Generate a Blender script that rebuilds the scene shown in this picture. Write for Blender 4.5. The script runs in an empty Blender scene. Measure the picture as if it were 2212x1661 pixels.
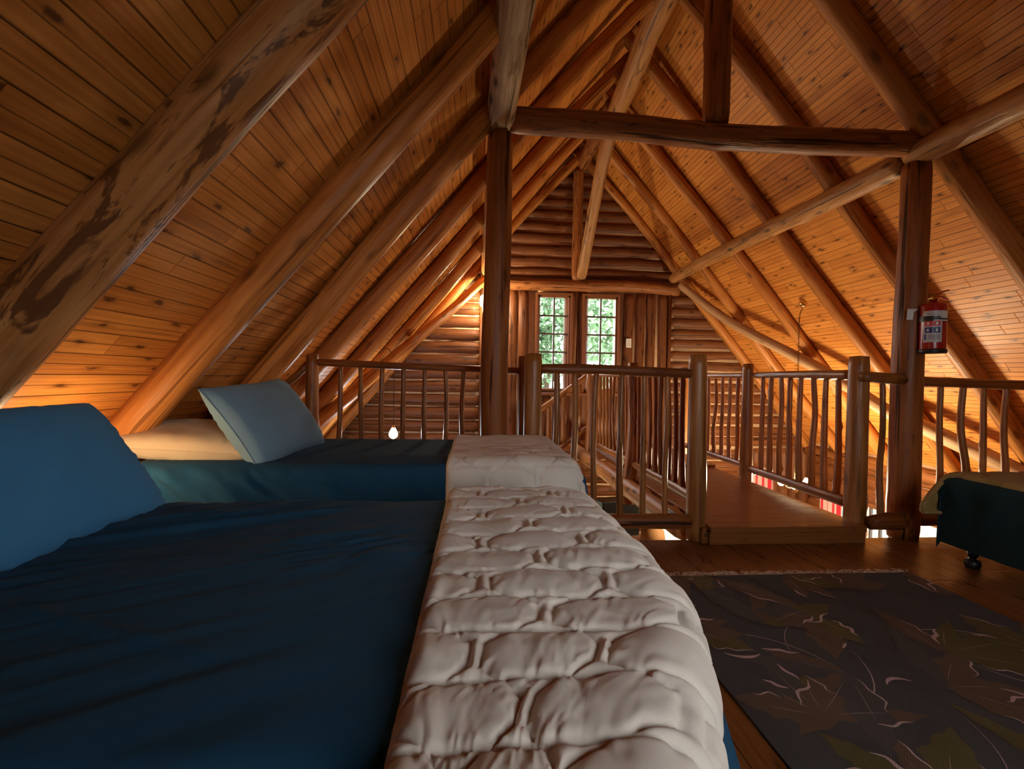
import bpy, math, random
import numpy as np
from mathutils import Vector, Matrix

# ------------------------------------------------------------------ camera, world, light, exposure
scn = bpy.context.scene
COL = scn.collection
EYE = 1.05
CAM_F = 1020.0                      # focal length in pixels of the 2212 px wide frame
PITCH, YAW, ROLL = math.radians(0.9127), math.radians(4.3875), 0.016
_F = Vector((math.sin(YAW)*math.cos(PITCH), math.cos(YAW)*math.cos(PITCH), -math.sin(PITCH)))
_U = Vector((math.sin(YAW)*math.sin(PITCH), math.cos(YAW)*math.sin(PITCH), math.cos(PITCH)))
_R = Vector((math.cos(YAW), -math.sin(YAW), 0))
cr = _R*math.cos(ROLL) + _U*math.sin(ROLL)
cu = _U*math.cos(ROLL) - _R*math.sin(ROLL)
cd = bpy.data.cameras.new('camera'); cam = bpy.data.objects.new('camera', cd); COL.objects.link(cam)
cam.matrix_world = Matrix(((cr.x, cu.x, -_F.x, 0), (cr.y, cu.y, -_F.y, 0), (cr.z, cu.z, -_F.z, EYE), (0, 0, 0, 1)))
cd.sensor_width = 36.0; cd.lens = CAM_F/2212*36.0; cd.clip_start = 0.02
scn.camera = cam
vs = scn.view_settings
vs.view_transform = 'Standard'; vs.look = 'None'; vs.gamma = 1.0; vs.exposure = 0.6
try: vs.use_curve_mapping = False
except Exception: pass

W = bpy.data.worlds.new('sky'); scn.world = W; W.use_nodes = True
bg = W.node_tree.nodes['Background']
bg.inputs[0].default_value = (0.98, 0.98, 1.0, 1); bg.inputs[1].default_value = 8.3

PI = math.pi
BY = -0.80                                            # gable behind the camera
BACKWIN = (0.55, 1.65, 0.85, 1.85)                      # window in the gable behind the camera: x0,x1,z0,z1

WARM = (1.0, 0.87, 0.58)
def point(name, loc, power, color=WARM, r=0.03):
    l = bpy.data.lights.new(name, 'POINT'); l.energy = power; l.color = color; l.shadow_soft_size = r
    o = bpy.data.objects.new(name, l); COL.objects.link(o); o.location = loc
    return o

# ------------------------------------------------------------------ numeric helpers
def _hash(ix, iy, iz, seed):
    h = (ix.astype(np.int64)*374761393 + iy.astype(np.int64)*668265263 + iz.astype(np.int64)*2147483647 + seed*1274126177) & 0xffffffff
    h = ((h ^ (h >> 13))*1274126177) & 0xffffffff
    h = (h ^ (h >> 16)) & 0xffffff
    return h/float(0xffffff)
def vn(x, y, z=None, seed=0):
    x = np.asarray(x, float); y = np.asarray(y, float)
    z = np.zeros_like(x) if z is None else np.asarray(z, float)+np.zeros_like(x)
    fx, fy, fz = np.floor(x), np.floor(y), np.floor(z)
    tx, ty, tz = x-fx, y-fy, z-fz
    tx = tx*tx*(3-2*tx); ty = ty*ty*(3-2*ty); tz = tz*tz*(3-2*tz)
    r = 0
    for a in (0, 1):
        for b in (0, 1):
            for c in (0, 1):
                w = (tx if a else 1-tx)*(ty if b else 1-ty)*(tz if c else 1-tz)
                r = r + w*_hash(fx+a, fy+b, fz+c, seed)
    return r*2-1
def fbm(x, y, z=None, seed=0, oct=3):
    r = 0; a = 1.0; f = 1.0; s = 0
    for i in range(oct):
        r = r + a*vn(np.asarray(x)*f, np.asarray(y)*f, None if z is None else np.asarray(z)*f, seed+i*17)
        s += a; a *= .5; f *= 2.03
    return r/s

# ------------------------------------------------------------------ object helpers
def tag(o, label=None, cat=None, group=None, kind=None):
    if label: o['label'] = label
    if cat: o['category'] = cat
    if group: o['group'] = group
    if kind: o['kind'] = kind
    return o
def empty(name, loc):
    o = bpy.data.objects.new(name, None); COL.objects.link(o); o.location = loc
    o.empty_display_size = .05
    return o
def wloc(o):
    v = Vector(o.location)
    while o.parent:
        o = o.parent; v = v + Vector(o.location)
    return v
def mesh(name, V, Fc, mats, parent=None, smooth=True, attr=None, fm=None, origin=None):
    """V in world coordinates; the origin goes to the base centre."""
    V = np.asarray(V, float)
    if origin is None:
        origin = np.array([(V[:, 0].min()+V[:, 0].max())/2, (V[:, 1].min()+V[:, 1].max())/2, V[:, 2].min()])
    me = bpy.data.meshes.new(name)
    me.from_pydata((V-origin).tolist(), [], Fc if isinstance(Fc, list) else Fc.tolist())
    if not isinstance(mats, (list, tuple)): mats = [mats]
    for m in mats: me.materials.append(m)
    if smooth: me.polygons.foreach_set('use_smooth', [True]*len(me.polygons))
    if fm is not None: me.polygons.foreach_set('material_index', list(fm))
    if attr is not None:
        a = me.attributes.new('lc', 'FLOAT_VECTOR', 'POINT'); a.data.foreach_set('vector', np.asarray(attr, np.float32).ravel())
    me.update()
    o = bpy.data.objects.new(name, me); COL.objects.link(o)
    if parent is not None:
        o.parent = parent; o.location = Vector(origin) - wloc(parent)
    else:
        o.location = origin
    return o
class MB:
    """collects geometry of one mesh"""
    def __init__(s): s.V = []; s.F = []; s.A = []; s.M = []; s.n = 0
    def add(s, V, F, A=None, m=0):
        V = np.asarray(V, float)
        s.V.append(V); s.F += [[i+s.n for i in f] for f in F]; s.M += [m]*len(F)
        s.A.append(V.copy() if A is None else np.asarray(A, float)); s.n += len(V)
        return s
    def box(s, x0, x1, y0, y1, z0, z1, m=0, A=None, ax=None):
        V = np.array([(x, y, z) for x in (x0, x1) for y in (y0, y1) for z in (z0, z1)], float)
        F = [[0, 1, 3, 2], [4, 6, 7, 5], [0, 4, 5, 1], [2, 3, 7, 6], [0, 2, 6, 4], [1, 5, 7, 3]]
        if ax is not None:                       # grain runs along axis ax
            o = [i for i in range(3) if i != ax]; A = V[:, [o[0], o[1], ax]]+np.array([x0*3.1, y0*2.3, z0*1.7])
        return s.add(V, F, A, m)
    def build(s, name, mats, parent=None, smooth=False, **k):
        return mesh(name, np.vstack(s.V), s.F, mats, parent, smooth, np.vstack(s.A), s.M, **k)
def bevel(o, w=.004, seg=2):
    m = o.modifiers.new('b', 'BEVEL'); m.width = w; m.segments = seg; m.limit_method = 'ANGLE'; m.angle_limit = .6
    return o

def catmull(P, n):
    P = np.asarray(P, float)
    if len(P) == 2:
        t = np.linspace(0, 1, n)[:, None]; return P[0]*(1-t)+P[1]*t
    Q = np.vstack([2*P[0]-P[1], P, 2*P[-1]-P[-2]])
    L = np.r_[0, np.cumsum(np.linalg.norm(np.diff(P, axis=0), axis=1))]
    out = []
    for s in np.linspace(0, L[-1], n):
        i = min(max(np.searchsorted(L, s, side='right')-1, 0), len(P)-2)
        t = (s-L[i])/max(L[i+1]-L[i], 1e-9)
        p0, p1, p2, p3 = Q[i], Q[i+1], Q[i+2], Q[i+3]
        out.append(.5*((2*p1)+(-p0+p2)*t+(2*p0-5*p1+4*p2-p3)*t*t+(-p0+3*p1-3*p2+p3)*t**3))
    return np.array(out)
def log(P, r, seed=0, wig=.0, rough=.05, knots=3, seg=20, step=.06, flat=None, nub=.35, capin=.006):
    """log along the path P; r number or (r0, r1); returns V, F, lc"""
    rng = random.Random(seed)
    P = [np.asarray(p, float) for p in P]
    Ltot = sum(np.linalg.norm(P[i+1]-P[i]) for i in range(len(P)-1))
    if wig and len(P) == 2:
        k = max(3, int(Ltot/.28)+1); d = (P[1]-P[0])/Ltot
        a = np.cross(d, [0.13, .21, .97]); a = a/np.linalg.norm(a) if np.linalg.norm(a) > .1 else np.array([1., 0, 0]); b = np.cross(d, a)
        P = [P[0]+(P[1]-P[0])*i/(k-1)+(0 if i in (0, k-1) else 1)*(a*rng.uniform(-wig, wig)+b*rng.uniform(-wig, wig)) for i in range(k)]
    n = max(4, int(Ltot/step)+1)
    C = catmull(P, n)
    S = np.r_[0, np.cumsum(np.linalg.norm(np.diff(C, axis=0), axis=1))]
    T = np.gradient(C, axis=0); T /= np.linalg.norm(T, axis=1)[:, None]
    up = np.array([0, 0, 1.]) if abs(T[0][2]) < .9 else np.array([1., 0, 0])
    N = np.zeros_like(C); B = np.zeros_like(C)
    v = up
    for i in range(n):
        v = v-T[i]*np.dot(v, T[i]); v /= np.linalg.norm(v); N[i] = v; B[i] = np.cross(T[i], v)
    th = np.linspace(0, 2*PI, seg, endpoint=False)
    r0, r1 = (r if isinstance(r, (tuple, list)) else (r, r))
    rr = np.linspace(r0, r1, n)
    TH, SS = np.meshgrid(th, S)
    R = np.repeat(rr[:, None], seg, 1)
    sc = max(r0, .02)
    nz = fbm(np.cos(TH)*1.1, np.sin(TH)*1.1, SS/(sc*9)+seed*3.7, seed=seed, oct=3)
    R = R*(1+rough*nz*1.6)
    for k in range(knots):
        tk, sk = rng.uniform(0, 2*PI), rng.uniform(.06, .94)*S[-1]
        dth = np.angle(np.exp(1j*(TH-tk)))*sc; ds = SS-sk
        w = sc*rng.uniform(.3, .5)
        R = R+sc*nub*rng.uniform(.3, 1)*np.exp(-(dth**2+ds**2*.5)/(w*w))
    R[0] *= .93; R[-1] *= .93
    V = C[:, None, :]+R[:, :, None]*(np.cos(TH)[:, :, None]*N[:, None, :]+np.sin(TH)[:, :, None]*B[:, None, :])
    off = np.array([seed*1.37 % 11, seed*2.11 % 13, seed*3.3 % 17])
    A = np.stack([R*np.cos(TH), R*np.sin(TH), SS], -1)+off
    V = V.reshape(-1, 3); A = A.reshape(-1, 3)
    F = []
    for i in range(n-1):
        for j in range(seg):
            j2 = (j+1) % seg
            F.append([i*seg+j, i*seg+j2, (i+1)*seg+j2, (i+1)*seg+j])
    c0, c1 = len(V), len(V)+1
    V = np.vstack([V, C[0]-T[0]*capin, C[-1]+T[-1]*capin]); A = np.vstack([A, off, off+[0, 0, S[-1]]])
    for j in range(seg):
        j2 = (j+1) % seg
        F.append([c0, j2, j]); F.append([c1, (n-1)*seg+j, (n-1)*seg+j2])
    return V, F, A
def logobj(name, P, r, mat, parent=None, seed=0, **k):
    V, F, A = log(P, r, seed, **k)
    return mesh(name, V, F, mat, parent, True, A)
def tube(P, r, seg=8, n=None, closed=False):
    P = np.asarray(P, float); n = n or len(P)
    V, F, A = log(list(P), r, 0, rough=0, knots=0, seg=seg, step=max(1e-3, np.linalg.norm(np.diff(P, axis=0), axis=1).sum()/max(n, 2)), capin=0)
    return V, F
def lathe(prof, center, seg=24, axis='z'):
    V = []; F = []
    for (r, h) in prof:
        for j in range(seg):
            a = 2*PI*j/seg; V.append((r*math.cos(a), r*math.sin(a), h))
    for i in range(len(prof)-1):
        for j in range(seg):
            j2 = (j+1) % seg; F.append([i*seg+j, i*seg+j2, (i+1)*seg+j2, (i+1)*seg+j])
    F.append([j for j in range(seg)][::-1]); F.append([(len(prof)-1)*seg+j for j in range(seg)])
    V = np.array(V)
    if axis == 'y': V = V[:, [0, 2, 1]]; F = [f[::-1] for f in F]
    return V+np.asarray(center, float), F

# ------------------------------------------------------------------ materials
def newmat(name):
    m = bpy.data.materials.new(name); m.use_nodes = True
    nt = m.node_tree; b = nt.nodes['Principled BSDF']
    return m, nt, b
def N(nt, t, **kw):
    n = nt.nodes.new(t)
    for k, v in kw.items():
        if hasattr(n, k): setattr(n, k, v)
    return n
def setin(n, k, v): n.inputs[k].default_value = v
def ramp(nt, stops, fac):
    n = nt.nodes.new('ShaderNodeValToRGB'); e = n.color_ramp.elements
    while len(e) < len(stops): e.new(.5)
    for i, (p, c) in enumerate(stops): e[i].position = p; e[i].color = (*c, 1) if len(c) == 3 else c
    nt.links.new(fac, n.inputs[0]); return n
def math_(nt, op, a, b=None, c=None):
    n = nt.nodes.new('ShaderNodeMath'); n.operation = op
    for i, v in enumerate((a, b, c)):
        if v is None: continue
        if isinstance(v, (int, float)): n.inputs[i].default_value = v
        else: nt.links.new(v, n.inputs[i])
    return n.outputs[0]
def mixc(nt, fac, a, b, mode='MIX'):
    n = nt.nodes.new('ShaderNodeMix'); n.data_type = 'RGBA'; n.blend_type = mode
    for i, v in ((0, fac), (6, a), (7, b)):
        if isinstance(v, (int, float)): n.inputs[i].default_value = v
        elif isinstance(v, tuple): n.inputs[i].default_value = (*v, 1)
        else: nt.links.new(v, n.inputs[i])
    return n.outputs[2]
def scaled(nt, vec, s, loc=None):
    n = nt.nodes.new('ShaderNodeMapping'); n.inputs['Scale'].default_value = s
    if loc: n.inputs['Location'].default_value = loc
    nt.links.new(vec, n.inputs[0]); return n.outputs[0]
def noise(nt, vec, scale=1, detail=3, rough=.55, dist=0):
    n = nt.nodes.new('ShaderNodeTexNoise'); setin(n, 'Scale', scale); setin(n, 'Detail', detail); setin(n, 'Roughness', rough); setin(n, 'Distortion', dist)
    nt.links.new(vec, n.inputs['Vector']); return n.outputs['Fac']
def bump(nt, h, b, strength=.4, dist=.01):
    n = nt.nodes.new('ShaderNodeBump'); setin(n, 'Strength', strength); setin(n, 'Distance', dist)
    nt.links.new(h, n.inputs['Height']); nt.links.new(n.outputs[0], b.inputs['Normal'])

def log_mat(name, dark, mid, light, rough=.42, crack=.5, spots=.6, spec=.25, patch=None):
    m, nt, b = newmat(name)
    at = N(nt, 'ShaderNodeAttribute', attribute_name='lc'); v = at.outputs['Vector']
    grain = noise(nt, scaled(nt, v, (60, 60, 2.2)), 1, 4, .6, .3)
    blot = noise(nt, scaled(nt, v, (9, 9, 1.3)), 1, 3, .6, .6)
    f = math_(nt, 'ADD', math_(nt, 'MULTIPLY', grain, .55), math_(nt, 'MULTIPLY', blot, .55))
    c = ramp(nt, [(.30, dark), (.52, mid), (.75, light)], f).outputs[0]
    # drying cracks along the log
    ck = noise(nt, scaled(nt, v, (34, 34, 1.1)), 1, 2, .5, .4)
    ckm = ramp(nt, [(.335, (crack,)*3), (.39, (0,)*3)], ck)
    c = mixc(nt, ckm.outputs[0], c, tuple(x*.25 for x in dark))
    # knots
    vo = N(nt, 'ShaderNodeTexVoronoi'); setin(vo, 'Scale', 1.0); setin(vo, 'Randomness', 1.0)
    nt.links.new(scaled(nt, v, (9, 9, 3.4)), vo.inputs['Vector'])
    km = ramp(nt, [(.10, (spots,)*3), (.24, (0,)*3)], vo.outputs['Distance'])
    c = mixc(nt, km.outputs[0], c, tuple(x*.22 for x in dark))
    if patch:
        pn = noise(nt, scaled(nt, v, (14, 14, 3.0), (3, 1, 7)), 1, 4, .65, 1.2)
        pm = ramp(nt, [(patch[1], (0,)*3), (patch[1]+.06, (patch[2],)*3)], pn)
        c = mixc(nt, pm.outputs[0], c, patch[0])
    oi = N(nt, 'ShaderNodeObjectInfo')
    hsv = N(nt, 'ShaderNodeHueSaturation'); nt.links.new(c, hsv.inputs['Color'])
    nt.links.new(math_(nt, 'MULTIPLY_ADD', oi.outputs['Random'], .34, .83), hsv.inputs['Value'])
    nt.links.new(hsv.outputs[0], b.inputs['Base Color'])
    setin(b, 'Specular IOR Level', spec)
    nt.links.new(math_(nt, 'MULTIPLY_ADD', blot, .3, rough-.12), b.inputs['Roughness'])
    h = math_(nt, 'ADD', math_(nt, 'MULTIPLY', grain, .4), math_(nt, 'MULTIPLY', math_(nt, 'SUBTRACT', 1, ckm.outputs[0]), .6))
    bump(nt, h, b, .9, .009)
    return m
M = {}
M['rafter'] = log_mat('rafter_log', (.19, .054, .011), (.42, .148, .031), (.58, .24, .060))
M['rafter_rough'] = log_mat('peeled_rafter_log', (.19, .065, .016), (.42, .165, .045), (.58, .29, .11), crack=.6, patch=((.10, .032, .010), .53, .9))
M['post'] = log_mat('post_log', (.10, .026, .007), (.23, .068, .017), (.36, .13, .035), rough=.42, crack=.9, patch=((.07, .018, .005), .60, .6))
M['beam'] = log_mat('beam_log', (.10, .028, .008), (.24, .075, .020), (.38, .15, .045), rough=.45, crack=.9, spots=.7, patch=((.06, .016, .005), .57, .7))
M['purlin'] = log_mat('purlin_log', (.16, .055, .016), (.36, .155, .048), (.50, .25, .095), crack=.6, spots=.85, patch=((.13, .06, .03), .60, .7))
M['weathered'] = log_mat('weathered_log', (.15, .085, .045), (.40, .25, .145), (.58, .42, .28), rough=.7, crack=.8, spots=.8, patch=((.12, .055, .02), .55, .55))
M['pale'] = log_mat('pale_brace_log', (.22, .10, .04), (.45, .25, .12), (.60, .38, .21), crack=.35, spots=.5)
M['rail'] = log_mat('rail_log', (.10, .028, .006), (.27, .092, .020), (.41, .17, .042), rough=.33, crack=.45, spec=.45)
M['rail_dark'] = log_mat('dark_rail_log', (.085, .022, .006), (.21, .065, .017), (.31, .11, .03), rough=.38, crack=.9, spots=.4)
M['walllog'] = log_mat('wall_log', (.060, .018, .006), (.15, .045, .013), (.23, .078, .022), rough=.5, crack=.75, spots=.6)

def board_mat(name, base, alt, dark, bw=.094, bead=.5, seglen=.9, rough=.44, groove=.62, knotk=1.0, spec=.2, rowvar=.62):
    """boards; 'lc' x = along, y = across"""
    m, nt, b = newmat(name)
    at = N(nt, 'ShaderNodeAttribute', attribute_name='lc'); v = at.outputs['Vector']
    sp = N(nt, 'ShaderNodeSeparateXYZ'); nt.links.new(v, sp.inputs[0])
    x, y = sp.outputs[0], sp.outputs[1]
    row = math_(nt, 'DIVIDE', y, bw); ri = math_(nt, 'FLOOR', row); fr = math_(nt, 'SUBTRACT', row, ri)
    wn = N(nt, 'ShaderNodeTexWhiteNoise', noise_dimensions='1D'); nt.links.new(ri, wn.inputs['W'])
    xs = math_(nt, 'ADD', math_(nt, 'DIVIDE', x, seglen), math_(nt, 'MULTIPLY', wn.outputs['Value'], 7.3))
    si = math_(nt, 'FLOOR', xs); sf = math_(nt, 'SUBTRACT', xs, si)
    cmb = N(nt, 'ShaderNodeCombineXYZ'); nt.links.new(ri, cmb.inputs[0]); nt.links.new(si, cmb.inputs[1])
    wn2 = N(nt, 'ShaderNodeTexWhiteNoise', noise_dimensions='2D'); nt.links.new(cmb.outputs[0], wn2.inputs['Vector'])
    rnd = wn2.outputs['Value']
    # per board shifted coordinates
    c2 = N(nt, 'ShaderNodeCombineXYZ')
    nt.links.new(math_(nt, 'MULTIPLY_ADD', rnd, 37.0, x), c2.inputs[0]); nt.links.new(y, c2.inputs[1]); nt.links.new(math_(nt, 'MULTIPLY', rnd, 19.0), c2.inputs[2])
    pv = c2.outputs[0]
    vo = N(nt, 'ShaderNodeTexVoronoi', voronoi_dimensions='2D'); setin(vo, 'Scale', 1.0)
    wob = noise(nt, scaled(nt, pv, (14, 14, 1)), 1, 2)
    vo_in = scaled(nt, pv, (3.6, 10.6, 1))
    va = N(nt, 'ShaderNodeVectorMath', operation='ADD'); nt.links.new(vo_in, va.inputs[0])
    cw = N(nt, 'ShaderNodeCombineXYZ'); nt.links.new(math_(nt, 'MULTIPLY', wob, .16), cw.inputs[0]); nt.links.new(math_(nt, 'MULTIPLY', wob, .3), cw.inputs[1])
    nt.links.new(cw.outputs[0], va.inputs[1]); nt.links.new(va.outputs[0], vo.inputs['Vector'])
    ks = math_(nt, 'ADD', vo.outputs['Distance'], math_(nt, 'MULTIPLY', math_(nt, 'SUBTRACT', noise(nt, scaled(nt, pv, (55, 30, 1)), 1, 3), .5), .16))
    cs = N(nt, 'ShaderNodeSeparateColor'); nt.links.new(vo.outputs['Color'], cs.inputs[0])
    ks = math_(nt, 'ADD', ks, math_(nt, 'MULTIPLY', math_(nt, 'LESS_THAN', cs.outputs[0], .42), .6))
    knot = ramp(nt, [(.045, (.9*knotk,)*3), (.11, (0,)*3)], ks)
    halo = ramp(nt, [(.05, (.5*knotk,)*3), (.26, (0,)*3)], ks)
    # grain bending round the knots
    bend = math_(nt, 'MULTIPLY', math_(nt, 'POWER', math_(nt, 'SUBTRACT', 1.0, math_(nt, 'MINIMUM', vo.outputs['Distance'], 1.0)), 5.0), .9)
    g1 = N(nt, 'ShaderNodeTexNoise'); setin(g1, 'Scale', 1.0); setin(g1, 'Detail', 4.0); setin(g1, 'Roughness', .6)
    gv = N(nt, 'ShaderNodeVectorMath', operation='ADD'); nt.links.new(scaled(nt, pv, (1.5, 42, 1)), gv.inputs[0])
    gb = N(nt, 'ShaderNodeCombineXYZ'); nt.links.new(bend, gb.inputs[1]); nt.links.new(gb.outputs[0], gv.inputs[1]); nt.links.new(gv.outputs[0], g1.inputs['Vector'])
    g = g1.outputs['Fac']
    lf = noise(nt, scaled(nt, pv, (.9, 6, 1)), 1, 2)
    rings = math_(nt, 'SINE', math_(nt, 'MULTIPLY', math_(nt, 'ADD', math_(nt, 'MULTIPLY', lf, 5.0), math_(nt, 'MULTIPLY', y, 55.0)), 5.0))
    fac = math_(nt, 'ADD', math_(nt, 'MULTIPLY', g, .65), math_(nt, 'ADD', math_(nt, 'MULTIPLY', rnd, rowvar*.34), math_(nt, 'MULTIPLY', rings, .065)))
    c = ramp(nt, [(.25, alt), (.62, base), (.85, tuple(min(1, q*1.22) for q in base))], fac).outputs[0]
    stk = ramp(nt, [(.60, (0,)*3), (.70, (.55*min(1, rowvar*1.6),)*3)], noise(nt, scaled(nt, pv, (.9, 17, 1), (2.2, 5.1, 0)), 1, 3, .6, .4))
    c = mixc(nt, stk.outputs[0], c, tuple(q*.55 for q in alt))
    c = mixc(nt, halo.outputs[0], c, tuple(q*.45 for q in alt))
    c = mixc(nt, knot.outputs[0], c, dark)
    # grooves
    e = math_(nt, 'MINIMUM', fr, math_(nt, 'SUBTRACT', 1.0, fr))
    gr = ramp(nt, [(.012, (1,)*3), (.034, (0,)*3)], e).outputs[0]
    gm = gr
    if bead:
        e2 = math_(nt, 'ABSOLUTE', math_(nt, 'SUBTRACT', fr, .5))
        gr2 = ramp(nt, [(.008, (bead,)*3), (.035, (0,)*3)], e2).outputs[0]
        gm = math_(nt, 'MAXIMUM', gr, gr2)
    es = math_(nt, 'MINIMUM', sf, math_(nt, 'SUBTRACT', 1.0, sf))
    ge = ramp(nt, [(.001, (.45,)*3), (.004, (0,)*3)], es).outputs[0]
    gm = math_(nt, 'MAXIMUM', gm, ge)
    c = mixc(nt, math_(nt, 'MULTIPLY', gm, groove), c, tuple(q*.25 for q in dark))
    nt.links.new(c, b.inputs['Base Color'])
    setin(b, 'Specular IOR Level', spec)
    nt.links.new(math_(nt, 'MULTIPLY_ADD', g, .25, rough-.12), b.inputs['Roughness'])
    h = math_(nt, 'SUBTRACT', math_(nt, 'MULTIPLY', g, .12), gm)
    bump(nt, h, b, .8, .006)
    return m
M['ceil'] = board_mat('ceiling_boards', (.68, .268, .056), (.47, .156, .029), (.10, .030, .008))
M['floor'] = board_mat('floor_boards', (.21, .075, .020), (.13, .042, .011), (.05, .014, .004), bw=.12, bead=0, seglen=2.6, rough=.30)
M['deck'] = board_mat('deck_boards', (.30, .11, .030), (.21, .068, .018), (.08, .02, .006), bw=.16, bead=0, seglen=5, rough=.30, groove=.5, knotk=.4, spec=.5, rowvar=.15)
M['ground'] = board_mat('lower_floor_boards', (.34, .15, .05), (.24, .09, .03), (.08, .02, .006), bw=.13, bead=0, seglen=2.6)

def plain(name, col, rough=.5, metal=0, nscale=0, namt=.15, bumpk=0, spec=.5, emit=None, sheen=0):
    m, nt, b = newmat(name)
    setin(b, 'Roughness', rough); setin(b, 'Metallic', metal); setin(b, 'Specular IOR Level', spec)
    if sheen: setin(b, 'Sheen Weight', sheen); setin(b, 'Sheen Roughness', .5)
    tc = N(nt, 'ShaderNodeTexCoord')
    n = noise(nt, scaled(nt, tc.outputs['Object'], (nscale or 20,)*3), 1, 4)
    c = mixc(nt, n, tuple(x*(1-namt) for x in col), tuple(min(1, x*(1+namt)) for x in col))
    nt.links.new(c, b.inputs['Base Color'])
    if bumpk: bump(nt, n, b, bumpk, .003)
    if emit: setin(b, 'Emission Color', (*emit[0], 1)); setin(b, 'Emission Strength', emit[1])
    return m
def fabric(name, col, weave=900, rough=.9, sheen=.3, k=.25, namt=.12):
    m, nt, b = newmat(name)
    setin(b, 'Roughness', rough); setin(b, 'Specular IOR Level', .08); setin(b, 'Sheen Weight', sheen*.4)
    tc = N(nt, 'ShaderNodeTexCoord'); o = tc.outputs['Object']
    n = noise(nt, scaled(nt, o, (6,)*3), 1, 4)
    w = noise(nt, scaled(nt, o, (weave, weave*.6, weave)), 1, 1)
    c = mixc(nt, n, tuple(x*(1-namt) for x in col), tuple(min(1, x*(1+namt)) for x in col))
    nt.links.new(c, b.inputs['Base Color']); bump(nt, w, b, k, .0008)
    return m
M['sheet'] = fabric('navy_sheet_cloth', (.013, .058, .115), sheen=.05)
M['sheet_green'] = fabric('dark_green_sheet_cloth', (.012, .030, .034), sheen=.05)
M['pillow_blue'] = fabric('blue_pillow_cloth', (.06, .25, .52), sheen=.1)
M['pillow_grey'] = fabric('grey_blue_pillow_cloth', (.19, .32, .42), sheen=.1)
M['pillow_beige'] = fabric('beige_pillow_cloth', (.50, .40, .27))
M['quilt'] = fabric('cream_quilt_cloth', (.66, .60, .53), sheen=.25)
M['quilt_olive'] = fabric('olive_quilt_cloth', (.30, .20, .07), sheen=.15)
M['mattress'] = fabric('mattress_cloth', (.42, .42, .45))
M['bedbase'] = fabric('bed_base_cloth', (.02, .03, .04))
M['black'] = plain('black_plastic', (.012, .012, .013), .45)
M['blackgloss'] = plain('black_enamel', (.006, .006, .006), .25)
M['red'] = plain('red_paint', (.32, .012, .010), .25)
M['white'] = plain('white_plastic', (.72, .68, .62), .4)
M['paper'] = plain('label_paper', (.62, .58, .55), .5)
M['labelred'] = plain('label_red', (.55, .03, .03), .5)
M['labelblue'] = plain('label_blue', (.03, .04, .16), .5)
M['labelink'] = plain('label_ink', (.08, .07, .09), .5)
M['brass'] = plain('brass', (.80, .55, .22), .2, 1.0)
M['steel'] = plain('steel', (.7, .7, .7), .2, 1.0)
M['chain'] = plain('chain_metal', (.10, .05, .02), .5, .6)
M['cord'] = plain('cord', (.03, .012, .008), .6)
M['chink'] = plain('chinking', (.46, .29, .17), .85, nscale=14, namt=.25, bumpk=.4)
M['frame'] = plain('window_wood', (.20, .065, .020), .4, nscale=30, namt=.25)
M['muntin'] = plain('muntin_wood', (.07, .045, .035), .45)
M['plaster'] = plain('dark_panel', (.16, .06, .02), .7, nscale=5)
M['curt_red'] = fabric('curtain_red', (.55, .03, .05), 500)
M['curt_pink'] = fabric('curtain_pink', (.72, .40, .36), 500)
M['lawn'] = plain('grass', (.15, .15, .085), .9, nscale=3, namt=.4)
M['leaf'] = plain('leaf_green', (.13, .24, .12), .6, nscale=2, namt=.5)
M['bark'] = plain('bark', (.09, .06, .04), .9)
M['fringe'] = plain('fringe_wool', (.50, .36, .26), .9)
def emission(name, col, s):
    # glowing clear glass: its own light plus the filament light shining through it
    m, nt, b = newmat(name); out = nt.nodes['Material Output']
    em = N(nt, 'ShaderNodeEmission'); setin(em, 'Color', (*col, 1)); setin(em, 'Strength', s)
    tr = N(nt, 'ShaderNodeBsdfTransparent'); ad = N(nt, 'ShaderNodeAddShader')
    nt.links.new(em.outputs[0], ad.inputs[0]); nt.links.new(tr.outputs[0], ad.inputs[1]); nt.links.new(ad.outputs[0], out.inputs[0]); return m
M['bulb'] = emission('warm_bulb', (1, .62, .28), 30)
M['bulb_white'] = emission('white_bulb', (.85, .93, 1.0), 60)
M['sconce'] = emission('sconce_glass', (1, .6, .22), 3)
M['weave'] = plain('woven_shade', (.35, .16, .05), .7, nscale=120, namt=.6, bumpk=.8)
def glass():
    m, nt, b = newmat('window_glass')
    out = nt.nodes['Material Output']
    tr = N(nt, 'ShaderNodeBsdfTransparent'); setin(tr, 'Color', (.97, .98, .97, 1))
    gl = N(nt, 'ShaderNodeBsdfGlossy'); setin(gl, 'Roughness', .02)
    ge = N(nt, 'ShaderNodeNewGeometry'); dt = N(nt, 'ShaderNodeVectorMath', operation='DOT_PRODUCT')
    nt.links.new(ge.outputs['Normal'], dt.inputs[0]); nt.links.new(ge.outputs['Incoming'], dt.inputs[1])
    fz = math_(nt, 'MULTIPLY_ADD', math_(nt, 'POWER', math_(nt, 'SUBTRACT', 1.0, math_(nt, 'ABSOLUTE', dt.outputs['Value'])), 5.0), .9, .03)
    mx = N(nt, 'ShaderNodeMixShader'); nt.links.new(fz, mx.inputs[0]); nt.links.new(tr.outputs[0], mx.inputs[1]); nt.links.new(gl.outputs[0], mx.inputs[2])
    nt.links.new(mx.outputs[0], out.inputs[0]); return m
M['glass'] = glass()

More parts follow.
